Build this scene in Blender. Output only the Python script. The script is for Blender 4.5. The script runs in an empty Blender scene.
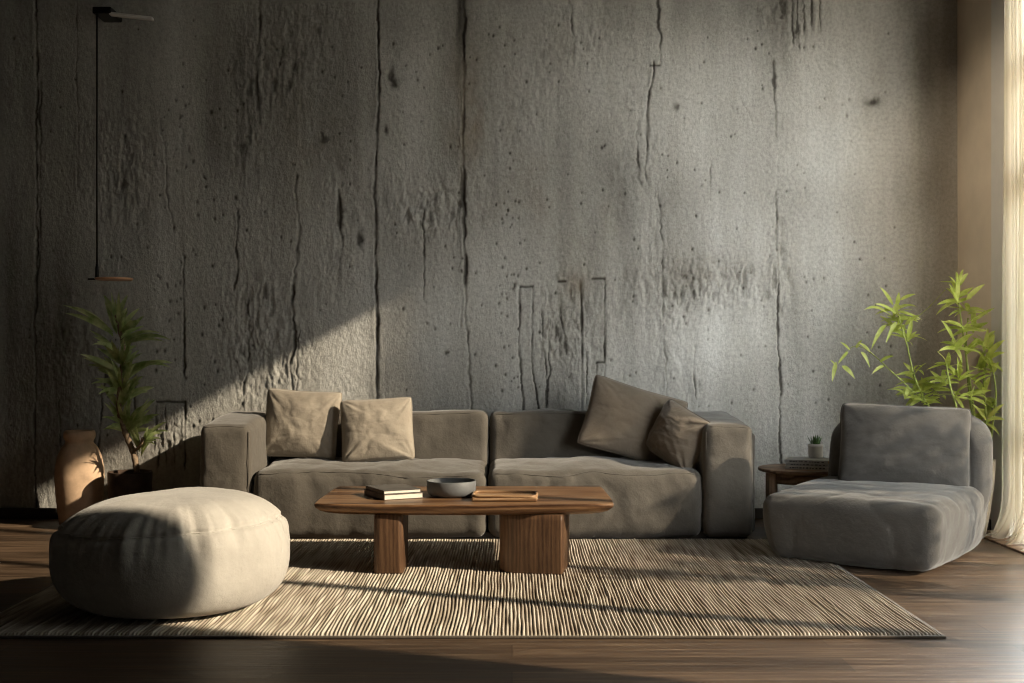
import bpy, bmesh, math, random
import numpy as np
from mathutils import Vector, Matrix, Euler

random.seed(7)
sc = bpy.context.scene
COL = sc.collection
F, CZ, HOR = 1200.0, 1.12, 350.0
WALL_Y, RX, LX, CEIL = 8.0, 2.97, -3.75, 3.9

def P(px, py, D):
    "a point of the photograph at distance D"
    return Vector(((px-512.0)*D/F, D, CZ-(py-HOR)*D/F))

# ------------------------------------------------------------------ noise
def _h(ix, iy, iz, s):
    n = (ix*374761393 + iy*668265263 + iz*2147483647 + s*1274126177) & 0xFFFFFFFF
    n = ((n ^ (n >> 13))*1274126177) & 0xFFFFFFFF
    n = (n ^ (n >> 16)) & 0xFFFFFFFF
    return n.astype(np.float64)/4294967295.0*2-1

def noise(x, y, z=0.0, s=0):
    x, y, z = np.broadcast_arrays(np.asarray(x, float), np.asarray(y, float), np.asarray(z, float))
    ix, iy, iz = np.floor(x).astype(np.int64), np.floor(y).astype(np.int64), np.floor(z).astype(np.int64)
    fx, fy, fz = x-ix, y-iy, z-iz
    fx, fy, fz = [t*t*t*(t*(t*6-15)+10) for t in (fx, fy, fz)]
    r = 0
    for a in (0, 1):
        for b in (0, 1):
            for c in (0, 1):
                w = (fx if a else 1-fx)*(fy if b else 1-fy)*(fz if c else 1-fz)
                r = r + w*_h(ix+a, iy+b, iz+c, s)
    return r

def fbm(x, y, z=0.0, o=4, s=0):
    r, a, f = 0, 1.0, 1.0
    for i in range(o):
        r = r + a*noise(np.asarray(x)*f, np.asarray(y)*f, np.asarray(z)*f, s+i*17)
        a *= .5; f *= 2.03
    return r/1.6

def sstep(a, b, x):
    t = np.clip((x-a)/(b-a), 0, 1)
    return t*t*(3-2*t)

# ------------------------------------------------------------------ materials
def mat(name):
    m = bpy.data.materials.new(name); m.use_nodes = True
    nt = m.node_tree; nt.nodes.clear()
    out = nt.nodes.new('ShaderNodeOutputMaterial')
    return m, nt, out

def N(nt, t, **kw):
    n = nt.nodes.new(t)
    for k, v in kw.items():
        if k in n.inputs: n.inputs[k].default_value = v
        else: setattr(n, k, v)
    return n

def ramp(nt, fac, stops):
    r = nt.nodes.new('ShaderNodeValToRGB')
    e = r.color_ramp.elements
    while len(e) < len(stops): e.new(0.5)
    for q, (p, c) in zip(e, stops):
        q.position = p; q.color = (*c, 1) if len(c) == 3 else c
    nt.links.new(fac, r.inputs['Fac']); return r

def coords(nt, scale, kind='Object', rot=(0, 0, 0)):
    tc = nt.nodes.new('ShaderNodeTexCoord'); mp = nt.nodes.new('ShaderNodeMapping')
    mp.inputs['Scale'].default_value = scale; mp.inputs['Rotation'].default_value = rot
    nt.links.new(tc.outputs[kind], mp.inputs['Vector']); return mp.outputs['Vector']

def bsdf(nt, out, rough=.8, spec=.3):
    b = N(nt, 'ShaderNodeBsdfPrincipled'); b.inputs['Roughness'].default_value = rough
    b.inputs['Specular IOR Level'].default_value = spec
    nt.links.new(b.outputs[0], out.inputs['Surface']); return b

def bump(nt, b, h, strength, dist=.01, prev=None):
    n = N(nt, 'ShaderNodeBump'); n.inputs['Strength'].default_value = strength; n.inputs['Distance'].default_value = dist
    nt.links.new(h, n.inputs['Height'])
    if prev: nt.links.new(prev.outputs[0], n.inputs['Normal'])
    nt.links.new(n.outputs[0], b.inputs['Normal']); return n

def tex(nt, v, scale, detail=4, rough=.55):
    n = N(nt, 'ShaderNodeTexNoise'); n.inputs['Scale'].default_value = scale
    n.inputs['Detail'].default_value = detail; n.inputs['Roughness'].default_value = rough
    nt.links.new(v, n.inputs['Vector']); return n

def fabric(name, c1, c2, sheen=.25, weave=1.0):
    m, nt, out = mat(name); b = bsdf(nt, out, .92, .15)
    b.inputs['Sheen Weight'].default_value = sheen; b.inputs['Sheen Roughness'].default_value = .5
    v = coords(nt, (1, 1, 1))
    a = tex(nt, v, 5, 5, .6); f = tex(nt, v, 420, 2, .7)
    r = ramp(nt, a.outputs['Fac'], [(.3, c1), (.7, c2)])
    mx = N(nt, 'ShaderNodeMixRGB', blend_type='MULTIPLY'); mx.inputs['Fac'].default_value = .5
    fr = ramp(nt, f.outputs['Fac'], [(.3, (.62, .62, .62)), (.7, (1.2, 1.2, 1.2))])
    nt.links.new(r.outputs[0], mx.inputs['Color1']); nt.links.new(fr.outputs[0], mx.inputs['Color2'])
    nt.links.new(mx.outputs[0], b.inputs['Base Color'])
    b1 = bump(nt, b, tex(nt, v, 22, 5, .6).outputs['Fac'], .25, .02)
    bump(nt, b, f.outputs['Fac'], .35*weave, .002, b1)
    return m

def plain(name, c, rough=.6, spec=.3, metal=0, var=.15, sc_=12, bmp=.1):
    m, nt, out = mat(name); b = bsdf(nt, out, rough, spec); b.inputs['Metallic'].default_value = metal
    v = coords(nt, (1, 1, 1)); a = tex(nt, v, sc_, 5, .6)
    r = ramp(nt, a.outputs['Fac'], [(.3, tuple(x*(1-var) for x in c)), (.7, tuple(x*(1+var) for x in c))])
    nt.links.new(r.outputs[0], b.inputs['Base Color'])
    if bmp: bump(nt, b, tex(nt, v, sc_*5, 4).outputs['Fac'], bmp, .005)
    return m

def wood(name, dark, mid, light, axis='X', rough=.42, scale=1.0, spec=.35):
    m, nt, out = mat(name); b = bsdf(nt, out, rough, spec)
    s = {'X': (1.0, 9, 9), 'Z': (9, 9, 1.0), 'Y': (9, 1.0, 9)}[axis]
    v = coords(nt, tuple(q*scale for q in s))
    d = tex(nt, v, 1.2, 3, .5)
    w = N(nt, 'ShaderNodeTexWave', wave_type='BANDS', bands_direction={'X': 'Z', 'Y': 'X', 'Z': 'X'}[axis])
    w.inputs['Scale'].default_value = .9; w.inputs['Distortion'].default_value = 7
    w.inputs['Detail'].default_value = 3; w.inputs['Detail Scale'].default_value = 1.3
    nt.links.new(v, w.inputs['Vector'])
    g = tex(nt, v, 6, 6, .75)
    mx = N(nt, 'ShaderNodeMixRGB'); mx.inputs['Fac'].default_value = .5
    nt.links.new(d.outputs['Fac'], mx.inputs['Color1']); nt.links.new(g.outputs['Fac'], mx.inputs['Color2'])
    mx2 = N(nt, 'ShaderNodeMixRGB'); mx2.inputs['Fac'].default_value = .14 if axis == 'Z' else .22
    nt.links.new(mx.outputs[0], mx2.inputs['Color1']); nt.links.new(w.outputs['Fac'], mx2.inputs['Color2'])
    r = ramp(nt, mx2.outputs[0], [(.34, dark), (.48, mid), (.66, light)])
    nt.links.new(r.outputs[0], b.inputs['Base Color'])
    bump(nt, b, g.outputs['Fac'], .2, .004)
    return m

M = {}
M['sofa'] = fabric('sofa linen', (.094, .082, .068), (.128, .114, .096))
M['cushion'] = fabric('sand cushion linen', (.31, .265, .21), (.39, .34, .275))
M['taupe'] = fabric('taupe cushion linen', (.17, .138, .105), (.22, .18, .14))
M['pouf'] = fabric('cream canvas', (.46, .43, .39), (.56, .53, .48))
M['chair'] = fabric('grey felt', (.066, .061, .055), (.092, .086, .079))
M['table'] = wood('walnut', (.045, .020, .010), (.15, .075, .036), (.30, .17, .085), 'X', .38)
M['leg'] = wood('walnut legs', (.05, .024, .012), (.10, .052, .027), (.17, .095, .05), 'Z', .5, 1.8)
M['oak'] = wood('side table wood', (.10, .055, .03), (.22, .13, .075), (.36, .23, .14), 'X', .5)
M['oakz'] = wood('side table leg wood', (.09, .05, .03), (.2, .12, .07), (.33, .21, .13), 'Z', .5)
M['tray'] = wood('tray wood', (.25, .14, .07), (.42, .26, .14), (.58, .39, .23), 'X', .4, 1.5)
M['bowl'] = plain('grey stoneware', (.15, .155, .16), .55, .4)
M['jar'] = plain('terracotta', (.60, .42, .28), .75, .2, 0, .3, 6, .25)
M['darkpot'] = plain('dark pot', (.06, .038, .026), .7, .3, 0, .3, 20)
M['pot'] = plain('pale stone pot', (.50, .46, .40), .8, .2, 0, .12, 10, .2)
M['white'] = plain('white glaze', (.62, .60, .56), .4, .4, 0, .05)
M['soil'] = plain('soil', (.05, .032, .02), .95, .1, 0, .5, 60, 1)
M['paper'] = plain('paper', (.78, .73, .64), .9, .1, 0, .06, 60)
M['cover_dark'] = plain('dark book cover', (.09, .085, .08), .4, .45, 0, .5, 14, 0)
M['cover_brown'] = plain('brown book cover', (.16, .13, .11), .45, .4, 0, .5, 9, 0)
M['cover_grey'] = plain('grey book cover', (.36, .36, .36), .6, .3)
M['cover_pale'] = plain('pale book cover', (.55, .53, .5), .6, .3)
M['ink'] = plain('print', (.06, .06, .065), .7, .2, 0, .1, 10, 0)
M['orange'] = plain('orange print', (.5, .25, .1), .7, .2, 0, .1, 10, 0)
M['metal'] = plain('dark metal', (.02, .019, .018), .45, .5, .6, .1, 10, 0)
M['steel'] = plain('brushed steel', (.75, .73, .70), .4, .5, 0, .1, 10, 0)
M['copper'] = plain('copper', (.75, .42, .25), .4, .5, .3, .1, 10, 0)
M['frame'] = plain('painted window frame', (.62, .58, .52), .5, .3, 0, .04, 8, .05)
M['base'] = plain('dark skirting', (.05, .042, .036), .6, .3, 0, .2, 10, .1)
M['bark'] = plain('bark', (.26, .19, .13), .9, .1, 0, .4, 40, .6)
M['cane'] = plain('green cane', (.32, .38, .10), .5, .3, 0, .25, 30, .1)
M['dark_plaster'] = plain('dark plaster', (.07, .065, .06), .9, .15, 0, .12, 2.0, .15)
M['plaster'] = plain('plaster', (.62, .52, .40), .9, .15, 0, .12, 2.0, .15)
M['ceiling'] = plain('ceiling paint', (.09, .085, .08), .9, .1, 0, .06, 3, .1)
M['ground'] = plain('outdoor paving', (.16, .15, .13), .9, .1, 0, .2, 3, .2)
M['grass'] = plain('succulent leaf', (.09, .17, .05), .6, .3, 0, .3, 40, 0)

def leafmat(name, c1, c2, tr=.4):
    m, nt, out = mat(name)
    b = N(nt, 'ShaderNodeBsdfPrincipled'); b.inputs['Roughness'].default_value = .42
    t = N(nt, 'ShaderNodeBsdfTranslucent'); mx = N(nt, 'ShaderNodeMixShader'); mx.inputs[0].default_value = tr
    v = coords(nt, (1, 1, 1)); a = tex(nt, v, 14, 3)
    r = ramp(nt, a.outputs['Fac'], [(.35, c1), (.65, c2)])
    nt.links.new(r.outputs[0], b.inputs['Base Color']); nt.links.new(r.outputs[0], t.inputs['Color'])
    nt.links.new(b.outputs[0], mx.inputs[1]); nt.links.new(t.outputs[0], mx.inputs[2])
    nt.links.new(mx.outputs[0], out.inputs['Surface']); return m
M['leaf_bamboo'] = leafmat('bamboo leaf', (.40, .48, .08), (.66, .72, .22), .5)
M['leaf_yucca'] = leafmat('yucca leaf', (.26, .36, .12), (.62, .68, .34), .35)
M['leaf_out'] = leafmat('shrub leaf', (.05, .10, .03), (.10, .17, .05), .1)

# concrete wall: dirt in the cracks and tone come from a mesh attribute of the wall itself
m, nt, out = mat('rough board-formed concrete'); b = bsdf(nt, out, .88, .22)
at_ = N(nt, 'ShaderNodeAttribute', attribute_name='tone')
sep = N(nt, 'ShaderNodeSeparateColor'); nt.links.new(at_.outputs['Color'], sep.inputs[0])
v1 = coords(nt, (1, 1, .35)); v0 = coords(nt, (1, 1, 1))
big = tex(nt, v1, 1.6, 6, .6); fine = tex(nt, v0, 45, 5, .65)
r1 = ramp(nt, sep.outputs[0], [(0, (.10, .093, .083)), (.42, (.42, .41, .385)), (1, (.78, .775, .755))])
r2 = ramp(nt, big.outputs['Fac'], [(.3, (.78, .76, .72)), (.7, (1.12, 1.13, 1.14))])
mx = N(nt, 'ShaderNodeMixRGB', blend_type='MULTIPLY'); mx.inputs[0].default_value = .8
nt.links.new(r1.outputs[0], mx.inputs[1]); nt.links.new(r2.outputs[0], mx.inputs[2])
r3 = ramp(nt, fine.outputs['Fac'], [(.3, (.66, .66, .66)), (.6, (1.15, 1.15, 1.15))])
mx2 = N(nt, 'ShaderNodeMixRGB', blend_type='MULTIPLY'); mx2.inputs[0].default_value = .6
nt.links.new(mx.outputs[0], mx2.inputs[1]); nt.links.new(r3.outputs[0], mx2.inputs[2])
mx3 = N(nt, 'ShaderNodeMixRGB'); nt.links.new(sep.outputs[1], mx3.inputs[0])
nt.links.new(mx2.outputs[0], mx3.inputs[1]); mx3.inputs[2].default_value = (.22, .155, .09, 1)   # rusty stain, brown right edge
nt.links.new(mx3.outputs[0], b.inputs['Base Color'])
bb = bump(nt, b, tex(nt, coords(nt, (1, 1, .6)), 48, 9, .76).outputs['Fac'], .85, .014)
vo = N(nt, 'ShaderNodeTexVoronoi'); vo.inputs['Scale'].default_value = 9
nt.links.new(coords(nt, (1, 1, .7)), vo.inputs['Vector'])
pr = ramp(nt, vo.outputs['Distance'], [(.02, (0, 0, 0)), (.06, (1, 1, 1))])
bump(nt, b, pr.outputs[0], .35, .006, bb)
M['concrete'] = m

# floor planks
m, nt, out = mat('dark walnut planks'); b = bsdf(nt, out, .4, .25)
v = coords(nt, (1, 1, 1))
br = N(nt, 'ShaderNodeTexBrick'); br.offset = .37; br.squash = 1
for k, q in (('Scale', 1.0), ('Mortar Size', .002), ('Mortar Smooth', .1), ('Bias', 0.0), ('Brick Width', 1.9), ('Row Height', .19)):
    br.inputs[k].default_value = q
br.inputs['Color1'].default_value = (.25, .25, .25, 1); br.inputs['Color2'].default_value = (1, 1, 1, 1)
br.inputs['Mortar'].default_value = (0, 0, 0, 1)
nt.links.new(v, br.inputs['Vector'])
g = tex(nt, coords(nt, (.55, 11, 1)), 2.6, 7, .72); g2 = tex(nt, coords(nt, (.8, 60, 1)), 2.5, 3, .6)
mg = N(nt, 'ShaderNodeMixRGB'); mg.inputs[0].default_value = .4
nt.links.new(g.outputs['Fac'], mg.inputs[1]); nt.links.new(g2.outputs['Fac'], mg.inputs[2])
rr = ramp(nt, mg.outputs[0], [(.32, (.038, .023, .014)), (.5, (.12, .076, .047)), (.66, (.33, .23, .15))])
ml = N(nt, 'ShaderNodeMixRGB', blend_type='MULTIPLY'); ml.inputs[0].default_value = .62
nt.links.new(rr.outputs[0], ml.inputs[1]); nt.links.new(br.outputs['Color'], ml.inputs[2])
nt.links.new(ml.outputs[0], b.inputs['Base Color'])
rg = ramp(nt, g.outputs['Fac'], [(.3, (.34, .34, .34)), (.7, (.55, .55, .55))]); nt.links.new(rg.outputs[0], b.inputs['Roughness'])
b1 = bump(nt, b, g2.outputs['Fac'], .5, .004)
bump(nt, b, br.outputs['Fac'], -.6, .003, b1)
M['floor'] = m

# rug: the ribs are modelled, colour follows each yarn
m, nt, out = mat('woven jute'); b = bsdf(nt, out, .95, .1)
at_ = N(nt, 'ShaderNodeAttribute', attribute_name='yarn')
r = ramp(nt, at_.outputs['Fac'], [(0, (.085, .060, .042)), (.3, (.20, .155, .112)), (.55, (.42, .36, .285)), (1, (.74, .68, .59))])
nt.links.new(r.outputs[0], b.inputs['Base Color'])
bump(nt, b, tex(nt, coords(nt, (1, .4, 1)), 260, 3).outputs['Fac'], .4, .003)
M['rug'] = m
M['rug_edge'] = fabric('rug binding', (.10, .08, .06), (.16, .13, .10))

# sheer curtain
m, nt, out = mat('sheer voile')
tl = N(nt, 'ShaderNodeBsdfTranslucent'); tl.inputs[0].default_value = (.95, .89, .78, 1)
df = N(nt, 'ShaderNodeBsdfDiffuse'); df.inputs[0].default_value = (.85, .82, .76, 1)
tp = N(nt, 'ShaderNodeBsdfTransparent'); tp.inputs[0].default_value = (1, .96, .88, 1)
a = N(nt, 'ShaderNodeMixShader'); a.inputs[0].default_value = .35
nt.links.new(tl.outputs[0], a.inputs[1]); nt.links.new(df.outputs[0], a.inputs[2])
c = N(nt, 'ShaderNodeMixShader'); c.inputs[0].default_value = .42
nt.links.new(a.outputs[0], c.inputs[1]); nt.links.new(tp.outputs[0], c.inputs[2])
nt.links.new(c.outputs[0], out.inputs['Surface'])
M['voile'] = m
# window glass
m, nt, out = mat('window glass')
gl = N(nt, 'ShaderNodeBsdfGlossy'); gl.inputs['Roughness'].default_value = .02
tp = N(nt, 'ShaderNodeBsdfTransparent'); tp.inputs[0].default_value = (.96, .97, .96, 1)
fr = N(nt, 'ShaderNodeFresnel'); fr.inputs[0].default_value = 1.3
geo = nt.nodes.new('ShaderNodeNewGeometry'); inv = N(nt, 'ShaderNodeMath', operation='SUBTRACT'); inv.inputs[0].default_value = 1
nt.links.new(geo.outputs['Backfacing'], inv.inputs[1]); mu = N(nt, 'ShaderNodeMath', operation='MULTIPLY')
nt.links.new(fr.outputs[0], mu.inputs[0]); nt.links.new(inv.outputs[0], mu.inputs[1])      # reflect on the outer skin only
c = N(nt, 'ShaderNodeMixShader'); nt.links.new(mu.outputs[0], c.inputs[0])
nt.links.new(tp.outputs[0], c.inputs[1]); nt.links.new(gl.outputs[0], c.inputs[2]); nt.links.new(c.outputs[0], out.inputs['Surface'])
M['glass'] = m

# ------------------------------------------------------------------ object helpers
def link(name, me, mt, parent=None, smooth=True):
    o = bpy.data.objects.new(name, me); COL.objects.link(o)
    if mt is not None: me.materials.append(M[mt] if isinstance(mt, str) else mt)
    if smooth:
        me.polygons.foreach_set('use_smooth', [True]*len(me.polygons))
    if parent is not None:
        o.parent = parent
        bpy.context.view_layer.update()
        o.matrix_parent_inverse = parent.matrix_world.inverted()
    return o

def mesh(name, vs, fs, mt, parent=None, smooth=True):
    me = bpy.data.meshes.new(name)
    me.from_pydata([tuple(map(float, v)) for v in vs], [], [tuple(map(int, f)) for f in fs]); me.update()
    return link(name, me, mt, parent, smooth)

def bmo(name, bm, mt, parent=None, smooth=False):
    bmesh.ops.recalc_face_normals(bm, faces=bm.faces[:])
    me = bpy.data.meshes.new(name); bm.to_mesh(me); bm.free()
    return link(name, me, mt, parent, smooth)

def thing(name, label, cat, loc=(0, 0, 0), group=None, kind=None):
    o = bpy.data.objects.new(name, None); COL.objects.link(o); o.location = loc
    o.empty_display_size = .1
    return tag(o, label, cat, group, kind)

def tag(o, label, cat, group=None, kind=None):
    o['label'] = label; o['category'] = cat
    if group: o['group'] = group
    if kind: o['kind'] = kind
    return o

def structure(o, label=None):
    o['kind'] = 'structure'
    if label: o['label'] = label
    return o

def box(bm, x0, x1, y0, y1, z0, z1, bev=0, seg=2, mtx=None):
    r = bmesh.ops.create_cube(bm, size=1)
    vs = r['verts']
    for v in vs:
        v.co = Vector(((x0+x1)/2+v.co.x*(x1-x0), (y0+y1)/2+v.co.y*(y1-y0), (z0+z1)/2+v.co.z*(z1-z0)))
    allv = vs
    if bev:
        es = list({e for v in vs for e in v.link_edges})
        rb = bmesh.ops.bevel(bm, geom=es, offset=bev, segments=seg, affect='EDGES', profile=.5)
        allv = list({v for f in rb['faces'] for v in f.verts} | {v for v in vs if v.is_valid})
    if mtx is not None:
        for v in allv: v.co = mtx @ v.co

def lathe(name, prof, mt, parent=None, c=(0, 0, 0), n=64, fn=None):
    vs, fs = [], []
    for (r, z) in prof:
        for k in range(n):
            a = 2*math.pi*k/n
            vs.append((c[0]+r*math.cos(a), c[1]+r*math.sin(a), c[2]+z))
    for i in range(len(prof)-1):
        for k in range(n):
            k2 = (k+1) % n
            fs.append((i*n+k, i*n+k2, (i+1)*n+k2, (i+1)*n+k))
    vs.append((c[0], c[1], c[2]+prof[0][1])); vs.append((c[0], c[1], c[2]+prof[-1][1]))
    a, b_ = len(vs)-2, len(vs)-1; L = (len(prof)-1)*n
    for k in range(n):
        k2 = (k+1) % n
        fs.append((k2, k, a)); fs.append((L+k, L+k2, b_))
    return mesh(name, vs, fs, mt, parent)

def tube_geo(pts, rad, n=10, closed=False):
    pts = [Vector(p) for p in pts]; vs, fs = [], []
    if not hasattr(rad, '__len__'): rad = [rad]*len(pts)
    up = Vector((0.02, 0.03, 1)).normalized()
    prev = None
    for i, p in enumerate(pts):
        if closed: t = pts[(i+1) % len(pts)]-pts[i-1]
        else: t = pts[min(i+1, len(pts)-1)]-pts[max(i-1, 0)]
        t.normalize()
        if prev is None:
            a = t.cross(up)
            if a.length < .1: a = t.cross(Vector((1, 0, 0)))
        else: a = prev-t*prev.dot(t)
        a.normalize(); prev = a; b_ = t.cross(a)
        for k in range(n):
            w = 2*math.pi*k/n
            vs.append(p+(a*math.cos(w)+b_*math.sin(w))*rad[i])
    m_ = len(pts)
    for i in range(m_ if closed else m_-1):
        j = (i+1) % m_
        for k in range(n):
            k2 = (k+1) % n
            fs.append((i*n+k, i*n+k2, j*n+k2, j*n+k))
    if not closed:
        fs.append(tuple(range(n))[::-1]); fs.append(tuple((m_-1)*n+k for k in range(n)))
    return vs, fs

def tube(name, pts, rad, mt, parent=None, n=10, closed=False):
    vs, fs = tube_geo(pts, rad, n, closed); return mesh(name, vs, fs, mt, parent)

def smooth_line(pts, n=8):
    pts = [Vector(p) for p in pts]; o = []
    for i in range(len(pts)-1):
        p0, p1, p2, p3 = pts[max(i-1, 0)], pts[i], pts[i+1], pts[min(i+2, len(pts)-1)]
        for k in range(n):
            t = k/n
            o.append(.5*((2*p1)+(p2-p0)*t+(2*p0-5*p1+4*p2-p3)*t*t+(3*p1-p0-3*p2+p3)*t**3))
    o.append(pts[-1]); return o

def soft_box(name, size, r, mt, parent=None, mtx=None, step=.018, puff=(.02, .02, .02), wr=None, warp=None):
    """a padded block: rounded box, puffed faces, wrinkles pushed along the normal"""
    h = np.array(size)/2.0; r = min(r, h.min()*.98)
    nn = [max(6, int(s/step)) for s in size]
    idx, V, Fc = {}, [], []
    def axis_pts(n, hh):
        t = np.linspace(-1, 1, n+1); return t*hh
    A = [axis_pts(nn[i], h[i]) for i in range(3)]
    def vid(i, j, k):
        q = (i, j, k)
        if q not in idx: idx[q] = len(V); V.append((A[0][i], A[1][j], A[2][k]))
        return idx[q]
    for ax in range(3):
        b_, c_ = [(1, 2), (2, 0), (0, 1)][ax]
        for side in (0, nn[ax]):
            for i in range(nn[b_]):
                for j in range(nn[c_]):
                    q = []
                    for (di, dj) in ((0, 0), (1, 0), (1, 1), (0, 1)):
                        ijk = [0, 0, 0]; ijk[ax] = side; ijk[b_] = i+di; ijk[c_] = j+dj
                        q.append(vid(*ijk))
                    Fc.append(q if side else q[::-1])
    Q = np.array(V); inner = np.clip(Q, -(h-r), h-r); d = Q-inner
    L = np.linalg.norm(d, axis=1, keepdims=True); nrm = d/np.maximum(L, 1e-9)
    pos = inner+nrm*r
    u = np.clip(pos/h, -1, 1)
    bul = 0
    for ax in range(3):
        b_, c_ = [(1, 2), (2, 0), (0, 1)][ax]
        bul = bul+np.abs(nrm[:, ax])**2*puff[ax]*((1-u[:, b_]**2)*(1-u[:, c_]**2))**.7
    pos = pos+nrm*bul[:, None] if True else pos
    if wr is not None: pos = pos+nrm*wr(pos, nrm)[:, None]
    if warp is not None: pos = warp(pos)
    if mtx is not None:
        R_ = np.array(mtx.to_3x3()); T = np.array(mtx.translation)
        pos = pos@R_.T+T
    return mesh(name, pos, Fc, mt, parent)

def creases(seed, amp=.006, sx=3.0, sz=3.0):
    "soft cloth folds: ridged noise"
    def f(p, n):
        a = fbm(p[:, 0]*sx, p[:, 1]*3, p[:, 2]*sz, 3, seed)
        rg = (1-np.abs(a)*2.2); rg = np.clip(rg, 0, 1)**4
        return -amp*rg+amp*.9*fbm(p[:, 0]*2.2, p[:, 1]*2.2, p[:, 2]*2.2, 2, seed+5)
    return f

def pillow(name, w, hgt, T, mt, label, mtx, seed, group=None, corner=.06, flat=0.0, cat='cushion', wam=.005):
    n = 56; t = np.linspace(-1, 1, n+1); U, Vv = np.meshgrid(t, t, indexing='ij')
    pin = 1-corner*(1-Vv**2); pin2 = 1-corner*(1-U**2)
    rc = 1-.055*(U**2*Vv**2)**3
    X = U*w/2*pin*rc; Z = Vv*hgt/2*pin2*rc
    prof = np.clip((1-U**2)*(1-Vv**2), 0, 1)**.42
    ang = np.arctan2(Vv, U); rad = np.sqrt(U**2+Vv**2)
    vs, fs = [], []
    out = []
    for s in (-1, 1):
        wr = fbm(U*2.2+seed, Vv*2.2, s*3.0, 3, seed)
        # creases that radiate from the corners
        cr = 0
        for cx in (-1, 1):
            for cz in (-1, 1):
                dx, dz = U-cx, Vv-cz; rr = np.sqrt(dx**2+dz**2); aa = np.arctan2(dz, dx)
                cr = cr+np.exp(-(rr/.75)**2)*np.clip(noise(aa*5.5+seed, rr*.7, s*2.0, seed+int(cx*3+cz)), -.6, .6)
        ridge = np.clip(1-np.abs(fbm(U*1.6+9, Vv*3.0, s, 3, seed+31))*3.0, 0, 1)**3
        out.append(s*(T/2*prof*(1+.12*wr)+prof**.6*(wam*2.0*cr-wam*.5*ridge)))
    idx = {}
    for k, s in enumerate((-1, 1)):
        for i in range(n+1):
            for j in range(n+1):
                e = i in (0, n) or j in (0, n)
                if e and k == 1: idx[(1, i, j)] = idx[(0, i, j)]; continue
                idx[(k, i, j)] = len(vs); vs.append((X[i, j], out[k][i, j] if not e else 0, Z[i, j]))
    for k in (0, 1):
        for i in range(n):
            for j in range(n):
                q = [idx[(k, i, j)], idx[(k, i+1, j)], idx[(k, i+1, j+1)], idx[(k, i, j+1)]]
                fs.append(q if k == 0 else q[::-1])
    root = thing(name, label, cat, mtx.translation, group)
    o = mesh('pillow_case', [mtx @ Vector(v) for v in vs], fs, mt, root)
    rim = [idx[(0, i, 0)] for i in range(n)]+[idx[(0, n, j)] for j in range(n)]+[idx[(0, i, n)] for i in range(n, 0, -1)]+[idx[(0, 0, j)] for j in range(n, 0, -1)]
    tube('seam', [mtx @ Vector(vs[i]) for i in rim], .0035, mt, root, 6, True)
    return root

def leaf(vs, fs, base, tip, w, arc=.0, fold=.25, seg=7, side=None, shape='lance'):
    base, tip = Vector(base), Vector(tip); L = (tip-base).length
    mid = (base+tip)/2+Vector((0, 0, arc*L))
    t0 = len(vs)
    for i in range(seg+1):
        t = i/seg
        c = base*(1-t)**2+mid*2*t*(1-t)+tip*t*t
        d = ((mid-base)*(1-t)+(tip-mid)*t).normalized()
        s = d.cross(side if side is not None else Vector((0, 0, 1)))
        if s.length < .05: s = d.cross(Vector((1, 0, 0)))
        s.normalize(); nrm = s.cross(d)
        ww = w*.5*(math.sin(math.pi*min(1, t**.75*.94+.05))**.85)
        if i == seg: ww = w*.01
        vs.append(c-s*ww+nrm*ww*fold); vs.append(c); vs.append(c+s*ww+nrm*ww*fold)
    for i in range(seg):
        a = t0+i*3
        fs.append((a, a+1, a+4, a+3)); fs.append((a+1, a+2, a+5, a+4))

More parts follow.
